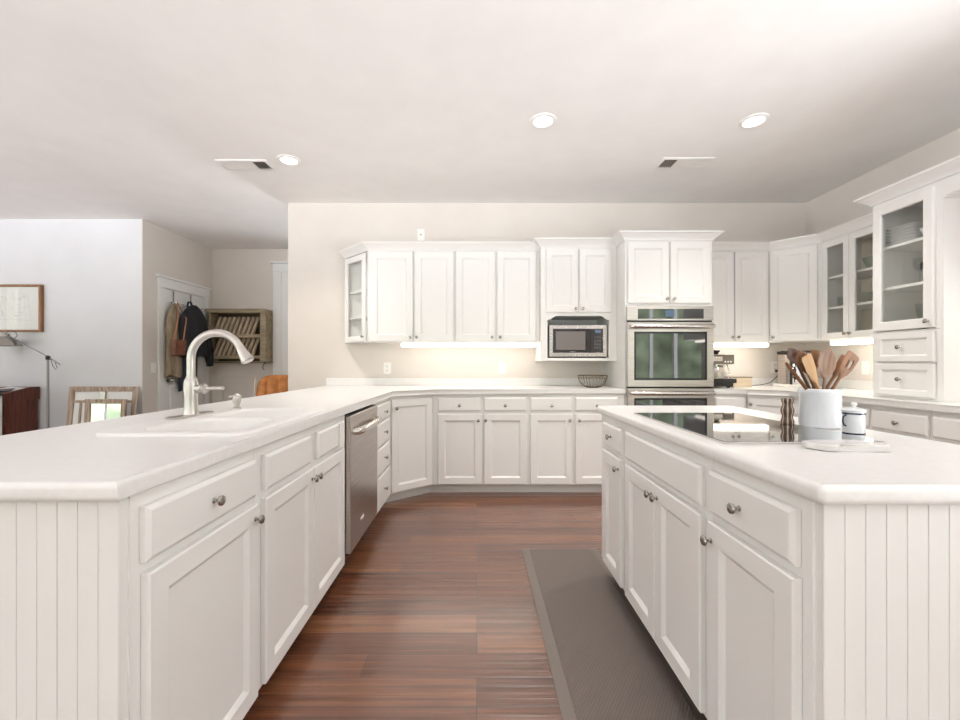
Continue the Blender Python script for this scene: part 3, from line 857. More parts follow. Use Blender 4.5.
# bridging cabinet over the recess beside it
t = thing('bridge_cabinet', 'white overhead cabinet bridging the recess at the right edge of the photo', 'cabinet', (TX, TYN - 0.001, 0), -R90, 'white upper cabinets')
MB().box(0, 1.2, 0, KX - TX - 0.002, 2.09, UZT).build('cabinet_body', M['cab'], t)
MB().rings_panel(0.02, 0.6, 2.10, 2.192, [(0, -0.001), (0, -0.008), (0.003, -0.011)]).build('valance_board', M['cab'], t)
c = MB().sweep([(TX, TYN), (TX, 1.2)], CROWN, CRZ).build('crown_moulding', M['cab'], t)
c.matrix_parent_inverse = (Matrix.Translation((TX, TYN - 0.001, 0)) @ Matrix.Rotation(-R90, 4, 'Z')).inverted()
t = thing('upper_cabinet', 'white upper cabinet in the recess at the right edge, under the bridging cabinet', 'cabinet', (2.95, TYN - 0.002, 0), -R90, 'white upper cabinets')
MB().box(0, 1.2, 0, KX - 2.95 - 0.002, 1.46, 2.088).build('cabinet_body', M['cab'], t)
front(t, 'door', 0.02, 0.55, 1.47, 2.06, (0.5, 1.52))

# ------------------------------------------------------------------ under-cabinet light bars
def led_bar(lab, loc, rz, w, m='led'):
    t = thing('under_cabinet_light', lab, 'light', loc, rz, 'under-cabinet light bars')
    MB().box(0, w, 0.0, 0.07, -0.012, 0, 0.002, 1).build('housing', M['plate'], t)
    MB().box(0.006, w - 0.006, 0.002, 0.068, -0.044, -0.012, 0.006, 2).build('diffuser', M[m], t)
led_bar('glowing light bar under the two upper cabinets left of the microwave', (-0.72, UY + 0.03, UZ0), 0, 1.28)
led_bar('glowing light bar under the upper cabinet right of the ovens', (2.05, UY + 0.03, UZ0), 0, 0.70, 'led_bright')
led_bar('glowing light bar under the two-door glass wall cabinet', (GX + 0.03, 3.60, UZ0), -R90, 0.70, 'led_bright')
led_bar('glowing light bar in the recess at the right edge of the photo', (2.98, TYN - 0.06, 1.46), -R90, 0.9)

# ------------------------------------------------------------------ ceiling fittings
def downlight(lab, x, y):
    t = thing('recessed_downlight', lab, 'light', (x, y, ZC), 0, 'recessed ceiling lights')
    MB().lathe([(0.088, 0.0), (0.088, -0.006), (0.066, -0.010), (0.058, -0.001)], cap=False, seg=40).build('trim_ring', M['plate'], t)
    MB().lathe([(0.060, -0.001), (0.060, -0.003), (0.0, -0.006)], seg=32).build('lens', M['lamp'], t)
    d = bpy.data.lights.new('downlight_beam', 'SPOT'); d.energy = 150; d.spot_size = math.radians(112); d.spot_blend = 0.9; d.shadow_soft_size = 0.06
    d.color = (1.0, 0.95, 0.88)
    o = bpy.data.objects.new('downlight_beam', d); COL.objects.link(o); o.parent = t; o.location = (0, 0, -0.03)
downlight('round recessed ceiling light above the middle of the kitchen', 0.44, 2.80)
downlight('round recessed ceiling light above the island on the right', 1.845, 2.80)
downlight('round recessed ceiling light beside the left air vent', -1.497, 3.343)


def vent(lab, x, y, flip):
    t = thing('ceiling_vent', lab, 'vent', (x, y, ZC), 0, 'ceiling air vents')
    w, d = 0.205, 0.085
    f = MB()
    ring = [[(sx * (w - ins), sy * (d - ins), z) for sx, sy in ((-1, -1), (1, -1), (1, 1), (-1, 1))] for ins, z in ((0, -0.0003), (0, -0.005), (0.004, -0.008), (0.024, -0.008), (0.026, -0.0018))]
    f.loft(ring, True, False)
    f.box(-0.078, 0.078, -d + 0.0262, d - 0.0262, -0.0075, -0.002)
    f.build('frame', M['plate'], t)
    MB().box(-w + 0.022, w - 0.022, -d + 0.022, d - 0.022, -0.0015, -0.0004).build('duct_shade_sheet', M['dark'], t)  # dark sheet stands in for the shade inside the duct
    for sx in (-1, 1):
        s = MB(); opened = sx * flip < 0
        for kk in range(7):
            cx = sx * (0.088 + kk * 0.0148)
            s.box(-0.009, 0.009, -d + 0.022, d - 0.022, -0.0006, 0.0006, T=Matrix.Translation((cx, 0, -0.0055)) @ Matrix.Rotation(1.25 if opened else -0.12, 4, 'Y'))
        s.build('louvre', M['louvre'] if opened else M['plate'], t)  # opened slats coloured grey for the shade between them
vent('white ceiling air vent left of the left downlight', -1.88, 3.42, -1)
vent('white ceiling air vent above the oven tower', 1.668, 3.385, 1)

# ------------------------------------------------------------------ outlets and switches
def cover(lab, loc, rz, kind, name='power_outlet', cat='outlet'):
    t = thing(name, lab, cat, loc, rz)
    MB().box(-0.036, 0.036, -0.006, 0, -0.058, 0.058, 0.002, 2).build('cover_plate', M['plate'], t)
    if kind == 'outlet':
        for z in (-0.021, 0.021):
            o = MB().lathe([(0.016, 0), (0.016, 0.002), (0, 0.002)], T=Matrix.Translation((0, -0.006, z)) @ Matrix.Rotation(R90, 4, 'X'), seg=20).build('socket', M['plate'], t)
            MB().box(-0.007, -0.0045, -0.0088, -0.0078, z - 0.004, z + 0.006).box(0.0045, 0.007, -0.0088, -0.0078, z - 0.004, z + 0.006).box(-0.002, 0.002, -0.0088, -0.0078, z - 0.011, z - 0.007).build('slot', M['dark'], o)
    elif kind == 'jack':
        MB().box(-0.005, 0.005, -0.008, -0.005, -0.005, 0.007).build('jack', M['dark'], t)
    else:
        MB().box(-0.016, 0.016, -0.010, -0.005, -0.033, 0.033, 0.002, 2).build('rocker', M['plate'], t)
    return t
p = at_y(387.3, KY, 368.2); cover('white power outlet under the angled glass end cabinet', (p.x, KY, p.z), 0, 'outlet')
p = at_y(502.5, KY, 368); cover('white rocker switch on the backsplash wall left of the microwave', (p.x, KY, p.z), 0, 'switch', 'wall_switch', 'switch')
p = at_y(421, KY, 235); cover('white wall jack plate above the upper cabinet crown', (p.x, KY, p.z), 0, 'jack', 'wall_jack', 'outlet')
p = at_y(774.5, KY, 367); cover('white power outlet with a plug beside the coffee maker', (p.x, KY, p.z), 0, 'outlet')
cover('white rocker switch on the right wall under the glass cabinet', (KX, 3.585, 1.10), -R90, 'switch', 'wall_switch', 'switch')
cover('white rocker switch on the hall wall left of the panelled door', (HX, 4.872, 1.085), R90, 'switch', 'wall_switch', 'switch')

# ------------------------------------------------------------------ double oven
OY = BY - 0.004
t = thing('double_oven', 'stainless steel double wall oven built into the white tower', 'oven', (bx_(626), OY, 0.36))
w = bx_(711.8) - bx_(626)
oz = lambda z: z - 0.36
MB().box(0.025, w - 0.025, 0.012, 0.52, oz(0.372), oz(1.622)).build('oven_body', M['dark'], t)
cp = MB().box(0, w, -0.022, 0.002, oz(1.507), oz(1.630), 0.003).build('control_panel', M['steel'], t)
ex = lambda px: bx_(px) - bx_(626)
MB().box(ex(636.7), ex(702), -0.0245, -0.020, oz(1.520), oz(1.606), 0.001, 1).build('control_glass', M['black_glass'], cp)
MB().box(ex(664), ex(672.5), -0.0255, -0.024, oz(1.540), oz(1.594)).build('display', M['blue_screen'], cp)
MB().box(0.005, w - 0.005, -0.008, 0.011, oz(0.375), oz(1.51)).build('inner_frame', M['black'], t)
for lab_z0, lab_z1 in ((0.936, 1.492), (0.385, 0.922)):
    z0, z1 = oz(lab_z0), oz(lab_z1)
    do = MB().rings_panel(0.0, w, z0, z1, [(0, -0.008), (0, -0.026), (0.004, -0.030), (0.058, -0.030), (0.058, -0.010)], True).build('door', M['steel'], t, angle=25)
    MB().box(0.056, w - 0.056, -0.027, -0.012, z0 + 0.056, z1 - 0.075).build('window', M['black_glass'], do)
    MB().rings_panel(0.0585, w - 0.0585, z0 + 0.0585, z1 - 0.0825, [(0, -0.0272), (0, -0.0285), (0.016, -0.0285), (0.016, -0.0272)], True).build('window_border', M['black'], do)
    MB().box(0.0585, w - 0.0585, -0.030, -0.010, z1 - 0.082, z1 - 0.0585).build('top_rail', M['steel'], do)
    hz1 = z1 - 0.038
    hb = MB().tube([(0.018, -0.062, hz1), (0.06, -0.072, hz1), (w / 2, -0.078, hz1), (w - 0.06, -0.072, hz1), (w - 0.018, -0.062, hz1)], 0.019, 16)
    hb.box(0.018, 0.048, -0.062, -0.029, hz1 - 0.012, hz1 + 0.012, 0.003).box(w - 0.048, w - 0.018, -0.062, -0.029, hz1 - 0.012, hz1 + 0.012, 0.003)
    hb.build('handle', M['steel_h'], do)

# ------------------------------------------------------------------ microwave
my0 = MY + 0.035
t = thing('microwave_oven', 'stainless steel microwave with black window in the arched cabinet niche', 'microwave', (mx_(549.5), my0, 1.187))
w = mx_(608) - mx_(549.5)
MB().box(0, w, 0.012, 0.33, 0, 0.305, 0.004).build('microwave_body', M['black'], t)
fr = MB().rings_panel(0, w, 0.012, 0.305, [(0, 0.012), (0, -0.004), (0.004, -0.008), (0.036, -0.008), (0.040, 0.006)], True).build('front_frame', M['steel_h'], t, angle=25)
do = MB().box(0.036, 0.385, -0.006, 0.010, 0.046, 0.270, 0.001, 1).build('door', M['black_glass'], t)
MB().box(0.062, 0.335, -0.0075, -0.0055, 0.075, 0.245).build('window', mat('microwave_reflection_grey', srgb(120, 114, 110), 0.2, 0, 0.6), do)  # grey colour stands in for the pale reflection in the black glass
MB().box(0.386, w - 0.036, -0.006, 0.010, 0.046, 0.270, 0.001, 1).build('control_panel', M['black_glass'], t)
MB().box(0.425, 0.475, -0.0078, -0.0058, 0.232, 0.256).build('display', M['blue_screen'], t)
kb = MB()
for i in range(4):
    for j in range(3):
        kb.box(0.418 + j * 0.022, 0.433 + j * 0.022, -0.0078, -0.0058, 0.085 + i * 0.032, 0.103 + i * 0.032)
kb.build('keypad', mat('keypad_grey', srgb(86, 84, 84), 0.4), t)
MB().box(0.195, 0.24, -0.0078, -0.0058, 0.054, 0.063).build('badge', M['nickel'], t)

# ------------------------------------------------------------------ dishwasher
t = thing('dishwasher', 'stainless steel dishwasher with curved bar handle under the sink counter', 'dishwasher', (PXF, 2.246, 0), R90)
w = 0.622
MB().box(0.006, w - 0.006, 0.005, 0.58, 0.10, 0.862).build('tub', M['dark'], t)
MB().box(0.006, w - 0.006, 0.06, 0.5, 0.0, 0.10).build('toe_panel', M['black'], t)
do = MB().box(0.008, w - 0.008, -0.028, 0.004, 0.115, 0.857, 0.006, 3).build('door', M['steel'], t)
hp = [(0.065, -0.028, 0.765), (0.068, -0.050, 0.766), (0.10, -0.064, 0.768), (0.2, -0.070, 0.770), (w / 2, -0.072, 0.771), (w - 0.2, -0.070, 0.770), (w - 0.10, -0.064, 0.768), (w - 0.068, -0.050, 0.766), (w - 0.065, -0.028, 0.765)]
MB().tube(hp, 0.020, 14).build('handle', M['steel_h'], do)
MB().box(0.20, 0.27, -0.0295, -0.027, 0.225, 0.240).build('badge', M['plate'], do)

# ------------------------------------------------------------------ sink, faucet, soap dispenser
RIM = 0.926
s = MB(); rings = []
for ins, z in ((0.06, 0.755), (0.03, 0.765), (0.025, 0.80), (0.025, CT1 + 0.0005), (0.0, CT1 + 0.0005), (0.0, RIM - 0.005), (0.002, RIM - 0.002), (0.006, RIM)):
    rings.append([(x, y, z) for x, y in rrect(SX0 + ins, SX1 - ins, SY0 + ins, SY1 - ins, 0.06, 8)])
s.loft(rings)
sink = s.build('kitchen_sink', M['sink'])
for (y0, y1) in ((SY0 + 0.055, 1.665), (1.705, SY1 - 0.055)):
    b = MB(); rings = []
    for ins, z in ((-0.012, RIM + 0.01), (-0.012, RIM + 0.001), (-0.004, RIM - 0.006), (0.0, RIM - 0.016), (0.006, RIM - 0.08), (0.012, RIM - 0.135), (0.035, RIM - 0.152)):
        rings.append([(x, y, z) for x, y in rrect(SX0 + 0.115 + ins, SX1 - 0.055 - ins, y0 + ins, y1 - ins, 0.075 - max(ins, 0), 8)])
    b.loft(rings)
    boolean_cut(sink, b.build('cutter', M['sink']))
sink.data.polygons.foreach_set('use_smooth', [True] * len(sink.data.polygons))
sink.data.set_sharp_from_angle(angle=math.radians(35))
tag(sink, 'white double-bowl drop-in sink set in the peninsula worktop', 'sink')

FX, FY = -1.168, 1.715
t = thing('kitchen_faucet', 'brushed nickel gooseneck faucet with side lever behind the sink', 'faucet', (FX, FY, RIM))
b = MB().loft([[(x, y, z) for x, y in rrect(-0.030 + i, 0.030 - i, -0.125 + i, 0.125 - i, 0.029 - i, 8)] for i, z in ((0, 0), (0, 0.004), (0.004, 0.008))])
b.build('deck_plate', M['faucet'], t)
MB().lathe([(0.030, 0.006), (0.0285, 0.012), (0.025, 0.03), (0.0235, 0.055), (0.0245, 0.085), (0.0265, 0.11), (0.026, 0.135), (0.0225, 0.15), (0.0175, 0.157), (0.0175, 0.162)], seg=32).build('body', M['faucet'], t)
arc = [(0, 0, 0.155), (0, 0, 0.20), (0, 0, 0.235)]
R = 0.105
for k in range(1, 15):
    a = PI - (PI * 0.86) * k / 14
    arc.append((R + R * math.cos(a), 0, 0.235 + R * math.sin(a)))
MB().tube(arc, [0.0155] * len(arc), 18).build('spout', M['faucet'], t)
e0 = Vector(arc[-1]); dv = (Vector(arc[-1]) - Vector(arc[-2])).normalized()
MB().tube([e0, e0 + dv * 0.02, e0 + dv * 0.05, e0 + dv * 0.062, e0 + dv * 0.066], [0.0155, 0.018, 0.0235, 0.026, 0.022], 20).build('spray_head', M['faucet'], t)
lv = MB().lathe([(0.017, 0.015), (0.017, 0.040), (0.013, 0.044), (0.020, 0.052), (0.020, 0.058), (0.010, 0.062)], T=Matrix.Translation((0, 0, 0.112)) @ Matrix.Rotation(R90, 4, 'Y'), seg=24)
lv.tube([(0.055, 0, 0.112), (0.075, 0.0, 0.113), (0.105, 0.0, 0.114), (0.133, 0.0, 0.114)], [0.006, 0.0075, 0.0075, 0.008], 14)
lv.build('lever', M['faucet'], t)

t = thing('soap_dispenser', 'small brushed nickel soap dispenser on the sink deck behind the faucet', 'dispenser', (-1.135, 1.985, RIM))
MB().lathe([(0.019, 0), (0.019, 0.005), (0.012, 0.009), (0.012, 0.022), (0.017, 0.030), (0.019, 0.048), (0.017, 0.062), (0.010, 0.070), (0.0, 0.072)], seg=24).build('body', M['faucet'], t)
MB().tube([(0, 0, 0.058), (-0.012, -0.01, 0.061), (-0.026, -0.022, 0.057)], [0.007, 0.006, 0.005], 12).build('nozzle', M['faucet'], t)

# ------------------------------------------------------------------ cooktop and the things on the island
CTX0, CTX1, CTY0, CTY1 = 0.700, 1.163, 1.186, 1.884
t = thing('cooktop', 'black glass cooktop with steel rim set in the island worktop', 'cooktop', (0, 0, CT1))
MB().prism(rrect(CTX0, CTX1, CTY0, CTY1, 0.008, 3), 0.0003, 0.005, 0.001, 1).build('rim', M['steel_h'], t)
MB().prism(rrect(CTX0 + 0.004, CTX1 - 0.004, CTY0 + 0.004, CTY1 - 0.004, 0.006, 3), 0.003, 0.0065, 0.001, 1).build('glass_top', M['black_glass'], t)

CRX, CRY = 1.228, 1.505
crock = MB()
R = 0.0610
prof = [(0.0, 0.0), (R - 0.006, 0.0), (R - 0.001, 0.004), (R, 0.012), (R, 0.118), (R + 0.002, 0.122), (R + 0.003, 0.128), (R + 0.002, 0.135), (R - 0.002, 0.138), (R - 0.005, 0.136), (R - 0.006, 0.128), (R - 0.006, 0.012), (0, 0.010)]
crock.lathe(prof, seg=56, cap=False)
o = crock.build('utensil_crock', M['crock']); o.location = (CRX, CRY, CT1 + 0.0005)
tag(o, 'white glazed crock holding wooden utensils on the island', 'crock')

# wooden utensils
UT = {}
for nm, c1, c2 in (('walnut', (70, 46, 34), (100, 68, 50)), ('teak', (98, 64, 40), (132, 90, 58)), ('maple', (158, 120, 80), (188, 150, 108)), ('olive', (112, 84, 66), (150, 120, 98)), ('cherry', (108, 70, 40), (146, 98, 60))):
    UT[nm] = wood(nm + '_wood', srgb(*c1), srgb(*c2), 'Z', 110, 0.5)


def utensil(name, lab, m, px, py, base, kind, wid, ln, tilt_y=0.0, dy=0.0, roll=0.0):
    """head centre seen at (px, py); base = (dx, dy) of the foot inside the crock"""
    foot = Vector((CRX + base[0], CRY + base[1], CT1 + 0.016))
    Yh = CRY + dy
    head = Vector(((px - CX) / F * Yh, Yh, H - (py - CY) / F * Yh))
    ax = (head - foot); length = ax.length + ln * 0.5; ax.normalize()
    xdir = Vector((1, 0, 0)) - ax * ax.x; xdir.normalize()
    xdir = Matrix.Rotation(roll, 3, ax) @ xdir
    ydir = ax.cross(xdir)
    R3 = Matrix((xdir, ydir, ax)).transposed().to_4x4()
    b = MB()
    h0 = length - ln
    hw = 0.0055
    prof = []          # (z, half width, thickness)
    if kind == 'stick':
        prof = [(0, hw, .005), (length * 0.5, hw, .005), (length - 0.02, hw * 1.3, .005), (length, hw * 0.8, .004)]
    elif kind == 'spoon':
        prof = [(0, hw, .005), (h0, hw * 0.95, .005)]
        for k in range(1, 12):
            a = k / 11
            prof.append((h0 + ln * a, max(hw * 0.9 * (1 - a), wid / 2 * math.sin(PI * min(1, a * 0.97 + 0.03)) ** 0.65 * (0.75 + 0.25 * a)) if a < 1 else 0.002, .0035))
    elif kind == 'spatula':
        prof = [(0, hw, .005), (h0, hw, .005), (h0 + ln * 0.25, wid * 0.36, .0035), (h0 + ln * 0.5, wid * 0.46, .003), (h0 + ln * 0.93, wid * 0.5, .0025), (h0 + ln, wid * 0.42, .002)]
    rings = []
    for z, w2, th in prof:
        sag = 0.0
        if kind == 'spoon' and z > h0:
            sag = 0.010 * math.sin(PI * (z - h0) / ln)
        ring = []
        for k in range(12):
            a = 2 * PI * k / 12
            cx, sy = math.cos(a), math.sin(a)
            ring.append((w2 * cx, th * sy + sag * (1 - abs(cx)) ** 1.0, z))
        rings.append(ring)
    b.loft(rings)
    o = b.build(name, m)
    if kind == 'spatula' and name.startswith('slotted'):
        for cx, cz, rx, rz in ((0.25, 0.60, 0.30, 0.19), (-0.24, 0.55, 0.15, 0.17)):
            c = MB().loft([[(wid / 2 * (cx + rx * math.cos(2 * PI * k / 18)), yy, h0 + ln * (cz + rz * math.sin(2 * PI * k / 18))) for k in range(18)] for yy in (-0.02, 0.02)])
            boolean_cut(o, c.build('cutter', m))
    o.matrix_world = Matrix.Translation(foot) @ R3
    tag(o, lab, 'utensil', 'wooden utensils in the crock')
    return o


utensil('wooden_stick', 'light brown wooden handle leaning farthest left in the crock', UT['teak'], 787.5, 365, (0.040, -0.012), 'stick', 0.01, 0.02, dy=-0.015)
utensil('wooden_spoon', 'dark round wooden spoon leaning left at the back of the crock', UT['walnut'], 793.5, 356, (0.036, 0.018), 'spoon', 0.052, 0.066, dy=0.02)
utensil('wooden_spoon', 'brown wooden spoon with a shaded bowl left of the pale spatula', UT['teak'], 804, 362, (0.022, -0.012), 'spoon', 0.058, 0.090, dy=-0.02)
utensil('wooden_spatula', 'pale flat wooden spatula at the front of the crock', UT['maple'], 811.5, 370, (0.020, -0.026), 'spatula', 0.052, 0.110, dy=-0.036, roll=0.3)
utensil('wooden_spatula', 'brown narrow wooden spatula standing behind the pale one', UT['cherry'], 815, 361, (-0.005, 0.03), 'spatula', 0.036, 0.08, dy=0.03)
utensil('wooden_spoon', 'large grey-brown wooden spoon at the centre right of the crock', UT['olive'], 827, 363, (-0.010, -0.010), 'spoon', 0.076, 0.115, dy=-0.01)
utensil('wooden_spatula', 'reddish wooden turner half hidden behind the slotted spatula', UT['cherry'], 840, 367, (-0.038, 0.018), 'spatula', 0.040, 0.09, dy=0.03)
utensil('slotted_spatula', 'orange-brown slotted wooden spatula leaning right in the crock', UT['cherry'], 847, 366, (-0.040, -0.012), 'spatula', 0.066, 0.100, dy=-0.01, roll=0.25)

mill = MB().lathe([(0.0, 0), (0.0195, 0.0), (0.021, 0.003), (0.021, 0.010), (0.0175, 0.022), (0.0170, 0.030), (0.0205, 0.042), (0.0215, 0.050), (0.0195, 0.058), (0.0155, 0.068), (0.0155, 0.074), (0.0185, 0.080), (0.0190, 0.088), (0.0165, 0.093), (0.0, 0.095)], seg=40, cap=False).build('pepper_mill', M['staves'])
mill.location = (1.138, 1.540, CT1 + 0.0068)
tag(mill, 'small striped wooden pepper mill on the cooktop beside the crock', 'pepper mill')

t = thing('lidded_canister', 'small white enamel canister with navy bands beside the crock', 'canister', (1.197, 1.335, CT1 + 0.0005))
t.scale = (0.76, 0.76, 0.90)
MB().lathe([(0.0, 0), (0.036, 0), (0.037, 0.002), (0.037, 0.083), (0.0375, 0.085), (0.0, 0.085)], seg=40, cap=False).build('body', M['crock'], t)
MB().lathe([(0.0372, 0.074), (0.0378, 0.075), (0.0378, 0.079), (0.0372, 0.080)], seg=40, cap=False).build('band', M['navy'], t)
MB().lathe([(0.0372, 0.004), (0.0378, 0.005), (0.0378, 0.009), (0.0372, 0.010)], seg=40, cap=False).build('band', M['navy'], t)
ld = MB().lathe([(0.0, 0.0855), (0.040, 0.0855), (0.041, 0.088), (0.036, 0.093), (0.012, 0.097), (0.0, 0.097)], seg=40, cap=False).build('lid', M['crock'], t)
MB().lathe([(0.0, 0.096), (0.005, 0.097), (0.005, 0.100), (0.011, 0.106), (0.010, 0.113), (0.0, 0.116)], seg=20, cap=False).build('lid_knob', M['porcelain'], ld)
MB().tube([(-0.036, -0.005, 0.072), (-0.050, -0.008, 0.066), (-0.052, -0.008, 0.050), (-0.046, -0.007, 0.036), (-0.036, -0.005, 0.034)], 0.003, 10).build('handle', M['navy'], t)

pts = [(-0.088, 0.045), (-0.096, 0.018), (-0.080, -0.014), (-0.062, -0.026), (-0.048, -0.026), (-0.034, -0.014), (-0.015, -0.014), (0.010, -0.022), (0.045, -0.028), (0.085, -0.028), (0.092, -0.020), (0.092, 0.010), (0.080, 0.050), (0.040, 0.060), (-0.05, 0.060)]
o = MB().prism(pts, 0, 0.018, 0.005, 3).build('marble_board', M['marble']); o.location = (0.977, 1.105, CT1 + 0.0005)
tag(o, 'white marble board with a wavy edge lying before the crock', 'board')

# ------------------------------------------------------------------ wire bowl
t = thing('wire_bowl', 'empty round metal wire bowl on the back worktop beside the ovens', 'bowl', (1.067, 3.88, CT1))
b = MB()
def ring(bm_, r, z, th, n=40):
    bm_.tube([(r * math.cos(2 * PI * k / n), r * math.sin(2 * PI * k / n), z) for k in range(n + 1)], th, 8, cap=False)
ring(b, 0.134, 0.112, 0.003); ring(b, 0.052, 0.004, 0.0035); ring(b, 0.128, 0.086, 0.0015)
b.build('rim', M['brass_wire'], t)
b = MB()
for k in range(28):
    a = 2 * PI * k / 28
    b.tube([(r * math.cos(a), r * math.sin(a), z) for r, z in ((0.052, 0.004), (0.085, 0.014), (0.113, 0.045), (0.128, 0.085), (0.134, 0.112))], 0.0016, 6)
b.build('wire_ribs', M['brass_wire'], t)
MB().lathe([(0.0, 0.003), (0.052, 0.003), (0.052, 0.006), (0.0, 0.006)], seg=32, cap=False).build('base', M['brass_wire'], t)

# ------------------------------------------------------------------ espresso machine, box, coffee maker
t = thing('espresso_machine', 'steel espresso machine on the worktop right of the oven tower', 'coffee machine', (2.075, 3.80, CT1))
esp = t
ew = 0.245
MB().box(0, ew, 0.0, 0.26, 0.012, 0.045, 0.004).box(0.0, ew + 0.02, -0.02, 0.12, 0.045, 0.085, 0.006).build('base', M['black'], t)
MB().box(0.01, ew + 0.01, -0.015, 0.10, 0.0855, 0.092, 0.001, 1).build('drip_tray', M['steel_h'], t)
MB().box(0, ew, 0.13, 0.27, 0.045, 0.32, 0.006).build('back_column', M['steel'], t)
MB().box(0, ew + 0.005, -0.01, 0.27, 0.215, 0.305, 0.008).build('head', mat('gunmetal', srgb(120, 114, 106), 0.35, 0.9), t)
MB().lathe([(0.03, 0.305), (0.033, 0.318), (0.045, 0.335), (0.045, 0.345), (0.0, 0.347)], c=(0.13, 0.10, 0), seg=24).build('hopper', M['black'], t)
MB().lathe([(0.016, 0), (0.014, 0.016), (0, 0.018)], T=Matrix.Translation((ew + 0.005, 0.06, 0.26)) @ Matrix.Rotation(R90, 4, 'Y'), seg=16).build('steam_knob', M['chrome'], t)
pf = MB().lathe([(0.033, 0.19), (0.033, 0.215), (0.030, 0.216)], c=(0.12, 0.05, 0), seg=24).tube([(0.12, 0.03, 0.20), (0.12, -0.07, 0.19)], [0.009, 0.012], 10).tube([(0.12, 0.05, 0.19), (0.105, 0.05, 0.165)], 0.006, 8).tube([(0.12, 0.05, 0.19), (0.135, 0.05, 0.165)], 0.006, 8)
pf.build('portafilter', M['chrome'], t)
MB().tube([(0.205, 0.04, 0.22), (0.215, 0.02, 0.17), (0.205, 0.0, 0.12)], 0.005, 8).build('steam_wand', M['chrome'], t)
b = MB()
for kk in range(3):
    b.lathe([(0.008, 0), (0.008, 0.004), (0, 0.004)], T=Matrix.Translation((0.165 + kk * 0.025, -0.010, 0.238)) @ Matrix.Rotation(R90, 4, 'X'), seg=14)
b.build('push_buttons', M['plate'], t)
MB().box(0.02, 0.14, -0.012, -0.009, 0.245, 0.285).build('gauge_panel', M['steel_h'], t)
for dx in (0.03, ew - 0.03):
    MB().lathe([(0.014, 0), (0.014, 0.013)], c=(dx, 0.03, 0), seg=16).build('foot', M['black'], t)
for i, (dx, dy) in enumerate(((0.105, 0.045), (0.19, 0.055))):
    o = MB().lathe([(0.0, 0), (0.020, 0), (0.026, 0.05), (0.024, 0.05), (0.018, 0.004), (0, 0.004)], seg=24, cap=False).build('espresso_glass', M['tumbler'])
    o.location = (2.075 + dx, 3.80 + dy, CT1 + 0.0925)
    tag(o, ('small glass standing under the espresso spout', 'small glass on the drip tray under the steam wand')[i], 'glass')

t = thing('wooden_box', 'low pale wooden box beside the espresso machine', 'box', (2.40, 3.93, CT1))
MB().box(0, 0.175, 0, 0.12, 0, 0.088, 0.003).build('box_body', M['box_wood'], t)
MB().box(-0.03, 0.178, -0.003, 0.123, 0.0885, 0.097, 0.002, 1).build('lid', mat('dark_lid', srgb(116, 100, 78), 0.5), t)

t = thing('coffee_maker', 'steel drip coffee maker with black frame in the kitchen corner', 'coffee maker', (2.885, 3.86, CT1))
MB().box(0, 0.20, 0, 0.24, 0, 0.028, 0.006).build('base', M['plate'], t)
MB().box(0.0, 0.016, 0, 0.02, 0.028, 0.33, 0.003).build('side_strip', M['black'], t)
MB().box(0.045, 0.22, 0.13, 0.24, 0.028, 0.31, 0.01).build('water_tank', M['steel'], t)
MB().box(0.0, 0.24, -0.01, 0.14, 0.322, 0.342, 0.006).box(0.04, 0.24, 0.14, 0.24, 0.3105, 0.338, 0.004).build('brew_head', M['black'], t)
ca = MB().lathe([(0.0, 0.03), (0.058, 0.03), (0.066, 0.05), (0.066, 0.15), (0.050, 0.19), (0.044, 0.215), (0.0, 0.22)], c=(0.105, 0.066, 0), seg=36).build('carafe', M['chrome'], t)
MB().tube([(0.045, 0.03, 0.19), (0.030, 0.0, 0.185), (0.028, -0.008, 0.13), (0.045, 0.01, 0.075)], 0.008, 10).build('carafe_handle', M['black'], ca)
po = at_y(776, KY - 0.012, 371)
cd = MB().tube([(po.x, po.y, po.z), (po.x + 0.005, po.y - 0.04, po.z - 0.02), (po.x - 0.03, po.y - 0.05, 1.00), (po.x - 0.10, po.y - 0.06, 0.945), (po.x - 0.20, po.y - 0.08, 0.925), (po.x - 0.30, po.y - 0.10, CT1 + 0.004), (2.60, KY - 0.15, CT1 + 0.004), (2.55, KY - 0.09, CT1 + 0.004), (2.40, KY - 0.08, CT1 + 0.004), (2.30, KY - 0.07, CT1 + 0.006)], 0.0035, 8)
cd.box(po.x - 0.013, po.x + 0.013, po.y - 0.028, po.y + 0.001, po.z - 0.012, po.z + 0.014, 0.004)
cd.build('power_cord', M['cable'], esp).matrix_parent_inverse = Matrix.Translation((-2.075, -3.80, -CT1))

# ------------------------------------------------------------------ dishes behind the glass doors
def dish(name, lab, cat, prof, loc, m, group=None, seg=32):
    o = MB().lathe(prof, seg=seg, cap=False).build(name, m); o.location = loc
    return tag(o, lab, cat, group)
tumb = [(0.0, 0.0), (0.030, 0.0), (0.034, 0.085), (0.0325, 0.085), (0.0285, 0.006), (0.0, 0.006)]
goblet = [(0.0, 0.0), (0.032, 0.0), (0.032, 0.003), (0.004, 0.008), (0.004, 0.075), (0.022, 0.090), (0.033, 0.125), (0.030, 0.165), (0.0285, 0.165), (0.031, 0.125), (0.020, 0.094), (0.0, 0.085)]
bowlp = [(0.0, 0.0), (0.035, 0.0), (0.06, 0.03), (0.078, 0.065), (0.075, 0.065), (0.056, 0.033), (0.0, 0.006)]
S1, S2 = 1.6155, 1.8755
for (y, x, lab) in ((3.54, 3.08, 'short tumbler nearest the corner on the middle shelf of the glass cabinet'), (3.46, 3.09, 'short tumbler second from the corner on the middle shelf of the glass cabinet')):
    dish('tumbler', lab, 'glass', tumb, (x, y, S1), M['tumbler'], 'tumblers in the glass wall cabinet')
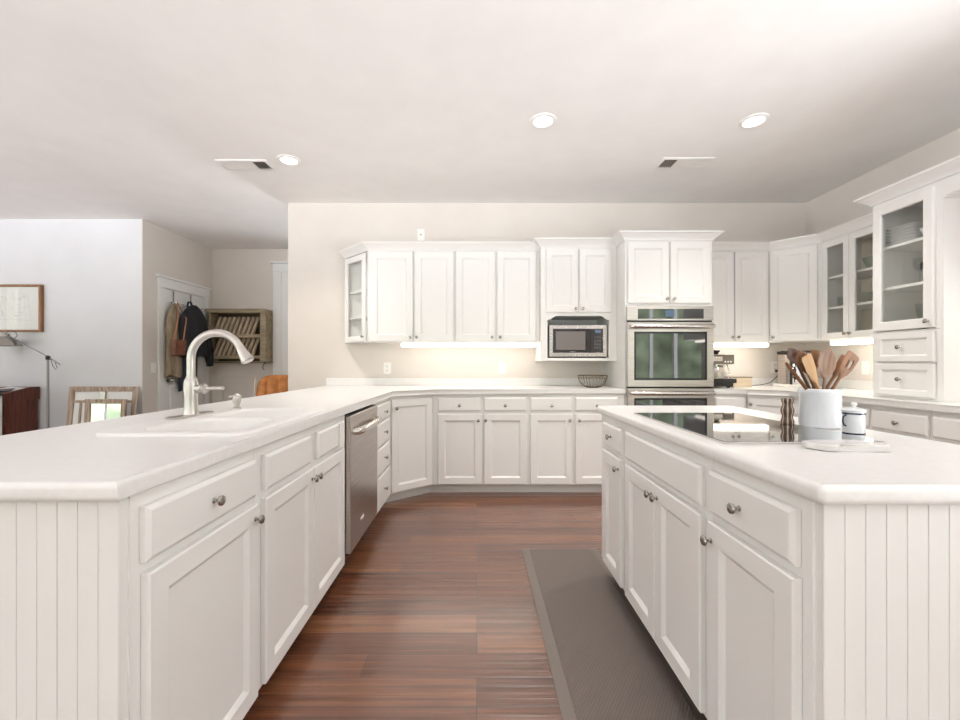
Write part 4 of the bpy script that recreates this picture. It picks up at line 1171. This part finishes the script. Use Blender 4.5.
for i, y in enumerate((3.30, 3.215, 3.13)):
    dish('tumbler', ('row of tumblers behind the right glass door, the one nearest the corner', 'row of tumblers behind the right glass door, the middle one', 'row of tumblers behind the right glass door, the one beside the tall cupboard')[i], 'glass', tumb, (3.07, y, S1), M['tumbler'], 'tumblers in the glass wall cabinet')
dish('serving_bowl', 'sage green bowl on the top shelf behind the right glass door', 'bowl', [(r, z * 1.6) for r, z in bowlp], (3.16, 3.33, S2), M['green_ceramic'])
t1z, t2z = 1.6405, 1.9105
for k in range(6):
    o = MB().loft([[(x, y, z) for x, y in rrect(-0.14 + i, 0.14 - i, -0.098 + i, 0.098 - i, 0.03, 5)] for i, z in ((0.04, 0), (0.0, 0.016), (0.001, 0.0185), (0.006, 0.0175), (0.045, 0.004))]).build('platter', M['porcelain'])
    o.location = (2.865, 2.720, t2z + 0.0005 + k * 0.0195)
    lab = ('bottom white platter of the stack on the top cupboard shelf', 'second white platter up in the cupboard stack', 'third white platter up in the cupboard stack', 'fourth white platter up in the cupboard stack', 'fifth white platter up in the cupboard stack', 'top white platter of the stack in the tall cupboard')[k]
    tag(o, lab, 'platter', 'white platters in the tall cupboard')
dish('serving_bowl', 'small white bowl beside the platters on the top cupboard shelf', 'bowl', [(r * 0.75, z * 0.9) for r, z in bowlp], (2.775, 2.555, t2z), M['porcelain'])
dish('wine_goblet', 'clear stemmed glass on the middle shelf of the tall cupboard', 'glass', goblet, (2.790, 2.645, t1z), M['tumbler'])
dish('wine_goblet', 'clear stemmed glass behind its twin on the middle cupboard shelf', 'glass', goblet, (2.93, 2.735, t1z), M['tumbler'])
dish('glass_vase', 'cut glass vase on the cupboard floor above the two drawers', 'vase', [(0.0, 0), (0.03, 0), (0.026, 0.03), (0.034, 0.10), (0.042, 0.17), (0.040, 0.17), (0.030, 0.10), (0.0, 0.01)], (2.80, 2.630, 1.3455), M['tumbler'])

# ------------------------------------------------------------------ anti-fatigue mat
t = thing('kitchen_mat', 'long dark brown ribbed anti-fatigue mat on the floor before the island', 'mat', (0, 0, 0))
mx0, mx1, my0, my1 = 0.275, 0.735, 0.55, 2.579
MB().loft([[(x, y, z) for x, y in rrect(mx0 + i, mx1 - i, my0 + i, my1 - i, 0.02, 4)] for i, z in ((0, 0.001), (0.0, 0.004), (0.040, 0.017))], cap=False).build('bevelled_edge', M['mat_edge'], t)
MB().prism(rrect(mx0 + 0.040, mx1 - 0.040, my0 + 0.040, my1 - 0.040, 0.01, 3), 0.001, 0.0172).build('ribbed_top', M['mat'], t)

# ------------------------------------------------------------------ living room things
# framed drawing
pf_ = at_y(44, LY, 285); PX1, PZ1, PZ0 = pf_.x, pf_.z, at_y(44, LY, 332).z
t = thing('framed_drawing', 'oak framed pencil drawing hanging on the living room wall', 'picture', (PX1 - 0.78, LY, PZ0))
w, h = 0.78, PZ1 - PZ0
MB().rings_panel(0, w, 0, h, [(0, -0.002), (0, -0.038), (0.003, -0.040), (0.022, -0.040), (0.024, -0.014)], True).build('frame', M['wood_oak'], t, angle=25)
MB().box(0.02, w - 0.02, -0.012, -0.004, 0.02, h - 0.02).build('paper', M['paper'], t)
sk = MB()
rs = random.Random(3)
for k in range(26):
    x = 0.20 + rs.random() * 0.42; z = 0.17 + rs.random() * 0.22
    L_ = 0.012 + rs.random() * 0.05; th = 0.0012 + rs.random() * 0.0015
    if k % 2: sk.box(x, x + L_, -0.0128, -0.0122, z, z + th)
    else: sk.box(x, x + th, -0.0128, -0.0122, z, z + L_)
for x0, z0, x1, z1 in ((0.12, 0.15, 0.66, 0.13), (0.16, 0.14, 0.16, 0.33), (0.16, 0.33, 0.30, 0.40), (0.30, 0.40, 0.46, 0.36), (0.46, 0.36, 0.62, 0.41), (0.62, 0.41, 0.64, 0.14)):
    sk.tube([(x0, -0.0122, z0), (x1, -0.0122, z1)], 0.0008, 6)
sk.build('drawing_lines', M['ink'], t)
MB().box(0.008, w - 0.008, -0.019, -0.017, 0.01, h - 0.01).build('glass_pane', M['pane'], t)

# floor lamp
q = at_y(48, 4.56, 357.5)
t = thing('floor_lamp', 'chrome swing-arm reading lamp standing by the living room wall', 'lamp', (q.x, 4.56, 0))
MB().lathe([(0.13, 0), (0.13, 0.012), (0.12, 0.02), (0.015, 0.026), (0.012, 0.06)], seg=36).build('base', M['lamp_steel'], t)
MB().tube([(0, 0, 0.03), (0, 0, q.z)], 0.011, 14).build('pole', M['lamp_steel'], t)
MB().lathe([(0.0, -0.028), (0.02, -0.024), (0.022, 0.01), (0.0, 0.026)], c=(0, 0, q.z), seg=18, cap=False).build('joint', M['black'], t)
e = at_y(60, 4.56, 364.5); s0 = at_y(9, 4.56, 336)
MB().tube([(e.x - q.x, 0, e.z), (0, 0, q.z + 0.008), (s0.x - q.x, 0, s0.z)], 0.0065, 10).build('arm', M['lamp_steel'], t)
sx, sz = at_y(4.5, 4.56).x - q.x, at_y(0, 4.56, 346).z
MB().lathe([(0.142, 0.0), (0.140, 0.006), (0.105, 0.065), (0.055, 0.098), (0.045, 0.105), (0.040, 0.13), (0.0, 0.135)], c=(sx, 0, sz), seg=40, cap=False).build('lamp_shade', M['nickel'], t)
b = MB().tube([(sx + 0.01, 0, sz + 0.13), (sx + 0.05, 0.0, sz + 0.165), (sx + 0.12, 0, sz + 0.16), (sx + 0.14, 0, sz + 0.11), (sx + 0.10, 0, sz + 0.075)], 0.003, 6)
b.tube([(0.03, 0, q.z - 0.01), (0.05, 0, q.z - 0.09), (0.085, 0, q.z - 0.13), (0.10, 0, q.z - 0.11), (0.075, 0, q.z - 0.05)], 0.003, 6)
b.build('cord', M['black'], t)

# slant-top wooden chest
dx1 = at_y(40, 4.70).x                       # right side panel of the desk, seen obliquely
dyf, dyb = 4.345, 4.700
zt, zl = at_y(0, 4.70, 386.5).z, at_y(0, 4.345, 394).z
t = thing('slant_top_desk', 'dark mahogany slant-top desk against the living room wall', 'desk', (dx1, dyb, 0))
L_ = dyb - dyf
MB().loft([[(x, -L_ + 0.012, 0.0), (x, -0.012, 0.0), (x, -0.012, zl - 0.08), (x, -L_ + 0.012, zl - 0.08)] for x in (-0.76, -0.012)]).build('desk_body', M['mahogany'], t, smooth=False)
MB().loft([[(x, -L_, zl - 0.08), (x, 0, zl - 0.08), (x, 0, zt), (x, -0.10, zt), (x, -L_, zl)] for x in (-0.78, 0.0)]).build('slanted_top', M['mahogany'], t, smooth=False)
slope = math.atan2(zt - zl, L_ - 0.10)
for i, (mx, my, m_, nm, lb) in enumerate(((-0.16, 4.435, 'magazine', 'magazine', 'plum coloured magazine lying on the slanted desk top'), (-0.13, 4.53, 'paper', 'paper_sheet', 'white sheet of paper on the slanted desk top behind the magazine'))):
    o = MB().box(-0.11, 0.11, -0.05, 0.05, 0, (0.012, 0.004)[i], 0.001, 1, T=Matrix.Rotation((0.3, -0.2)[i], 4, 'Z')).build(nm, M[m_])
    o.location = (dx1 + mx, my, zl + (my - dyf) * math.tan(slope) + 0.001); o.rotation_euler = (slope, 0, 0)
    tag(o, lb, ('magazine', 'paper')[i])
# open white shelf unit before the desk, at the photo's left edge
zs = at_y(0, 4.30, 396).z
sy0, sy1, sxr = 3.96, 4.325, dx1
t = thing('shelf_unit', 'open white shelf unit standing before the mahogany desk', 'shelf', (sxr, sy0, 0))
b = MB()
for px in (-0.52, -0.025):
    for py in (0, sy1 - sy0 - 0.025):
        b.box(px, px + 0.025, py, py + 0.025, 0, zs)
b.build('post', M['trimw'], t)
for z in (0.07, zs - 0.20, zs):
    MB().box(-0.52, 0, 0, sy1 - sy0, z - 0.018, z, 0.002, 1).build('shelf_board', M['trimw'], t)
o = MB().box(-0.40, 0.0, 0, 0.24, 0, 0.16, 0.008).build('stereo_speaker', M['black']); o.location = (sxr - 0.01, sy0 + 0.11, zs + 0.0005)
tag(o, 'black speaker box on the white shelf unit', 'speaker')
o = MB().box(-0.3, 0.0, 0, 0.26, 0, 0.10, 0.006).build('media_player', M['black']); o.location = (sxr - 0.03, sy0 + 0.07, zs - 0.1995)
tag(o, 'black media box inside the white shelf unit', 'media player')
o = MB().box(-0.42, 0.0, 0, 0.29, 0, 0.42, 0.04, 4).build('folded_blanket', M['red_cloth']); o.location = (sxr - 0.03, sy0 + 0.035, 0.0705)
tag(o, 'dusty red folded blanket in the white shelf unit', 'blanket')

# leaning frames
def leaning(lab, name, cat, px0, px1, Yb, lean, ztop, fw, m, inner):
    xa_, xb_ = at_y(px0, Yb).x, at_y(px1, Yb).x
    t = thing(name, lab, cat, (xa_, Yb, 0.003))
    t.rotation_euler = (-lean, 0, 0)
    w = xb_ - xa_; h = ztop / math.cos(lean)
    MB().rings_panel(0, w, 0, h, [(0, 0.0), (0, -0.028), (0.006, -0.034), (fw * 0.6, -0.028), (fw, -0.022), (fw, -0.004)], True).build('frame', m, t, angle=25)
    inner(t, w, h, fw)
    return t
def inner_big(t, w, h, fw):
    MB().box(fw - 0.005, w - fw + 0.005, -0.012, -0.004, fw - 0.005, h - fw + 0.005).build('backing', M['paper'], t)
    b = MB().box(fw, w - fw, -0.024, -0.0125, h * 0.80, h * 0.83).box(fw + 0.07, fw + 0.09, -0.024, -0.0125, fw, h * 0.80).box(w - fw - 0.09, w - fw - 0.07, -0.024, -0.0125, fw, h * 0.80)
    b.build('inner_bar', M['wood_grey'], t)
    MB().box(w / 2 - 0.03, w / 2 + 0.03, -0.034, -0.012, h * 0.83, h - fw, 0.004).build('latch', M['nickel'], t)
def inner_mirror(t, w, h, fw):
    MB().box(fw - 0.005, w - fw + 0.005, -0.012, -0.006, fw - 0.005, h - fw + 0.005).build('mirror_glass', M['mirror'], t)
zb = at_y(0, 4.60, 387).z
leaning('large weathered wooden frame leaning on the living room wall', 'panelled_frame_mirror', 'frame', 64, 133, 4.54, 0.10, zb, 0.055, M['wood_grey'], inner_big)
leaning('smaller wood framed mirror leaning in front of the large frame', 'framed_mirror', 'mirror', 84, 124.5, 4.42, 0.05, at_y(0, 4.44, 399.5).z, 0.05, M['wood_grey'], inner_mirror)

# ------------------------------------------------------------------ hall: plate rack, coats, chair
ra, rb = at_y(209, 5.78), at_y(266, 5.78)
t = thing('plate_rack', 'olive brown wooden plate rack hanging on the hall wall', 'plate rack', (ra.x, 5.963, at_y(0, 5.78, 361).z))
w = rb.x - ra.x; h = at_y(0, 5.78, 309).z - at_y(0, 5.78, 361).z
dp = 0.20
MB().box(-0.03, w + 0.0, -dp - 0.03, 0, h - 0.03, h, 0.004).box(-0.02, w, -dp - 0.015, 0, h - 0.055, h - 0.03, 0.004).build('top_board', M['rack_wood'], t)
for x in (0, w - 0.03):
    MB().box(x, x + 0.03, -dp, 0, 0, h - 0.055).build('side_panel', M['rack_wood'], t)
MB().box(w - 0.075, w - 0.0301, -dp + 0.0005, -dp + 0.02, 0.0, h - 0.055, 0.003).build('front_stile', M['rack_wood'], t)
MB().box(0.03, w - 0.03, -0.012, 0, 0.0, h - 0.055).build('back_board', wood('rack_back_wood', srgb(78, 66, 54), srgb(104, 90, 74), 'X', 20, 0.8), t)
for z in (0.03, h * 0.45):
    MB().box(0.03, w - 0.03, -dp, -dp + 0.022, z, z + 0.045, 0.003).box(0.03, w - 0.03, -dp + 0.05, -0.012, z, z + 0.018).build('rail', M['rack_wood'], t)
    for k in range(9):
        xx = 0.06 + k * (w - 0.26) / 8
        MB().tube([(xx, -dp + 0.03, z + 0.03), (xx + 0.055, -dp + 0.10, z + h * 0.40)], 0.024, 10).build('slat', M['slat'], t)
MB().box(-0.01, w + 0.02, -0.09, 0, -0.03, -0.005, 0.004).build('bottom_ledge', M['rack_wood'], t)
MB().tube([(w - 0.06, -0.09, -0.03), (w - 0.06, -0.14, -0.05), (w - 0.06, -0.15, -0.10), (w - 0.06, -0.12, -0.12)], 0.008, 8).build('hook', M['nickel'], t)

# over-door hook rack and what hangs on it (local frame: x along the door, -y into the hall)
def hall_pt(x, out, z):
    return T_hall @ Vector((x, -out, z))
t = thing('over_door_hooks', 'chrome hook rack hung over the hall door', 'hook rack', (HX, DY0, 0), R90)
b = MB().box(0.13, 0.15, -0.024, -0.018, 1.88, DZ, 0.001, 1).box(0.44, 0.46, -0.024, -0.018, 1.88, DZ, 0.001, 1)
b.build('strap', M['nickel'], t)
MB().box(0.08, 0.62, -0.026, -0.018, 1.86, 1.885, 0.002, 1).build('bar', M['chrome'], t)
for k in range(5):
    x = 0.11 + k * 0.12
    MB().tube([(x, -0.026, 1.87), (x, -0.05, 1.85), (x, -0.075, 1.86), (x, -0.08, 1.89)], 0.005, 8).build('hook', M['chrome'], t)


def garment(name, lab, m, x0, x1, z_top, z_bot, out, shoulders, seed, cat='coat', flare=1.0):
    rr = random.Random(seed); ph = [rr.random() * 6 for _ in range(4)]
    b = MB(); rings = []
    n = 30; nz = 16
    cx = (x0 + x1) / 2; hw = (x1 - x0) / 2
    for i in range(nz + 1):
        f = i / nz
        z = z_top - (z_top - z_bot) * f
        wid = hw * (0.18 + 0.82 * min(1, (f / shoulders)) ** 0.6) * (1 + (flare - 1) * f)
        ring = []
        for k in range(n):
            a = 2 * PI * k / n
            fold = 1 + 0.14 * min(1, f * 2) * math.sin(5 * a + ph[0] + f * 1.5) + 0.07 * math.sin(9 * a + ph[1] - f * 2)
            zz = z + 0.02 * math.sin(3 * a + ph[2]) * f
            ring.append(T_hall @ Vector((cx + wid * math.cos(a) * (1 + 0.05 * math.sin(f * 7 + ph[3])), -(out + 0.055 * (0.35 + 0.65 * min(1, f * 3)) * math.sin(a) * fold), zz)))
        rings.append(ring)
    b.loft(rings)
    return b, cat
b, c = garment('coat', '', None, -0.03, 0.20, 1.86, 0.98, 0.065, 0.25, 2, flare=1.05)
tag(b.build('khaki_coat', M['coat_beige']), 'khaki coat hanging leftmost on the hall door hooks', 'coat', 'coats on the hall door')
b, c = garment('coat', '', None, 0.05, 0.55, 1.87, 1.22, 0.165, 0.30, 5)
bk = MB(); bk.bm = b.bm
bk.tube([T_hall @ Vector(p) for p in ((0.20, -0.15, 1.84), (0.22, -0.15, 1.90), (0.26, -0.15, 1.905), (0.29, -0.15, 1.86))], 0.012, 8)
bk.tube([T_hall @ Vector(p) for p in ((0.42, -0.16, 1.66), (0.52, -0.17, 1.48), (0.58, -0.17, 1.30), (0.63, -0.16, 1.10))], [0.06, 0.065, 0.055, 0.04], 14)
tag(b.build('black_jacket', M['coat_black']), 'black jacket bunched on the middle hooks of the hall door', 'coat', 'coats on the hall door')
b, c = garment('coat', '', None, 0.18, 0.50, 1.50, 0.80, 0.062, 0.12, 8)
tag(b.build('navy_coat', M['coat_navy']), 'navy coat hanging below the black jacket on the hall door', 'coat', 'coats on the hall door')
t = thing('satchel', 'small brown leather satchel hanging before the khaki coat', 'bag', (HX, DY0, 0), R90)
MB().box(-0.10, 0.08, -0.215, -0.165, 1.225, 1.41, 0.012, 3).build('bag_body', M['satchel'], t)
MB().box(-0.104, 0.084, -0.223, -0.160, 1.32, 1.418, 0.008, 2).build('flap', M['satchel'], t)
MB().tube([(-0.09, -0.19, 1.41), (0.0, -0.18, 1.68), (0.11, -0.085, 1.885), (0.11, -0.20, 1.68), (0.07, -0.19, 1.41)], 0.008, 8).build('strap', mat('tan_strap', srgb(176, 118, 84), 0.6), t)

# tufted chair beyond the peninsula
q = at_y(257, 4.95, 375)
t = thing('tufted_chair', 'tan leather tufted dining chair standing in the hall opening', 'chair', (q.x + 0.24, 4.95, 0), 0.25)
bz, bt = 0.50, q.z
rings = []
b = MB()
nx, nz = 28, 20
def back_pt(i, j, side):
    u_, v_ = i / nx * 2 - 1, j / nz
    x = 0.235 * u_ * (1 - 0.10 * v_ ** 4)
    z = bz + (bt - bz) * v_ - (abs(u_) ** 4) * 0.085 * v_ ** 2
    tuft = abs(math.sin(PI * (u_ * 2.0))) ** 0.5 * (0.5 + 0.5 * abs(math.sin(PI * v_ * 3)) ** 0.5)
    edge = (1 - abs(u_) ** 8) * (1 - abs(2 * v_ - 1) ** 10)
    y = side * (0.012 + 0.042 * edge * (0.5 + 0.5 * tuft))
    return (x, y + 0.05 * v_, z)
g = {}
for s_ in (-1, 1):
    for i in range(nx + 1):
        for j in range(nz + 1):
            g[s_, i, j] = b.bm.verts.new(back_pt(i, j, s_))
    for i in range(nx):
        for j in range(nz):
            b.bm.faces.new((g[s_, i, j], g[s_, i + 1, j], g[s_, i + 1, j + 1], g[s_, i, j + 1]))
for i in range(nx):
    for j in (0, nz):
        b.bm.faces.new((g[-1, i, j], g[-1, i + 1, j], g[1, i + 1, j], g[1, i, j]))
for j in range(nz):
    for i in (0, nx):
        b.bm.faces.new((g[-1, i, j], g[-1, i, j + 1], g[1, i, j + 1], g[1, i, j]))
b.build('backrest', M['leather'], t, angle=60)
MB().box(-0.24, 0.24, -0.02, 0.44, 0.40, 0.50, 0.035, 4).build('seat', M['leather'], t)
for lx, ly in ((-0.2, 0.02), (0.2, 0.02), (-0.2, 0.40), (0.2, 0.40)):
    MB().tube([(lx, ly, 0.41), (lx * 1.08, ly, 0.0)], [0.020, 0.012], 12).build('leg', M['mahogany'], t)
MB().tube([(-0.245, -0.01, 0.52), (-0.255, 0.02, 0.75), (-0.245, 0.04, bt - 0.04)], 0.010, 8).build('back_piping', mat('pale_piping', srgb(214, 200, 184), 0.6), t)
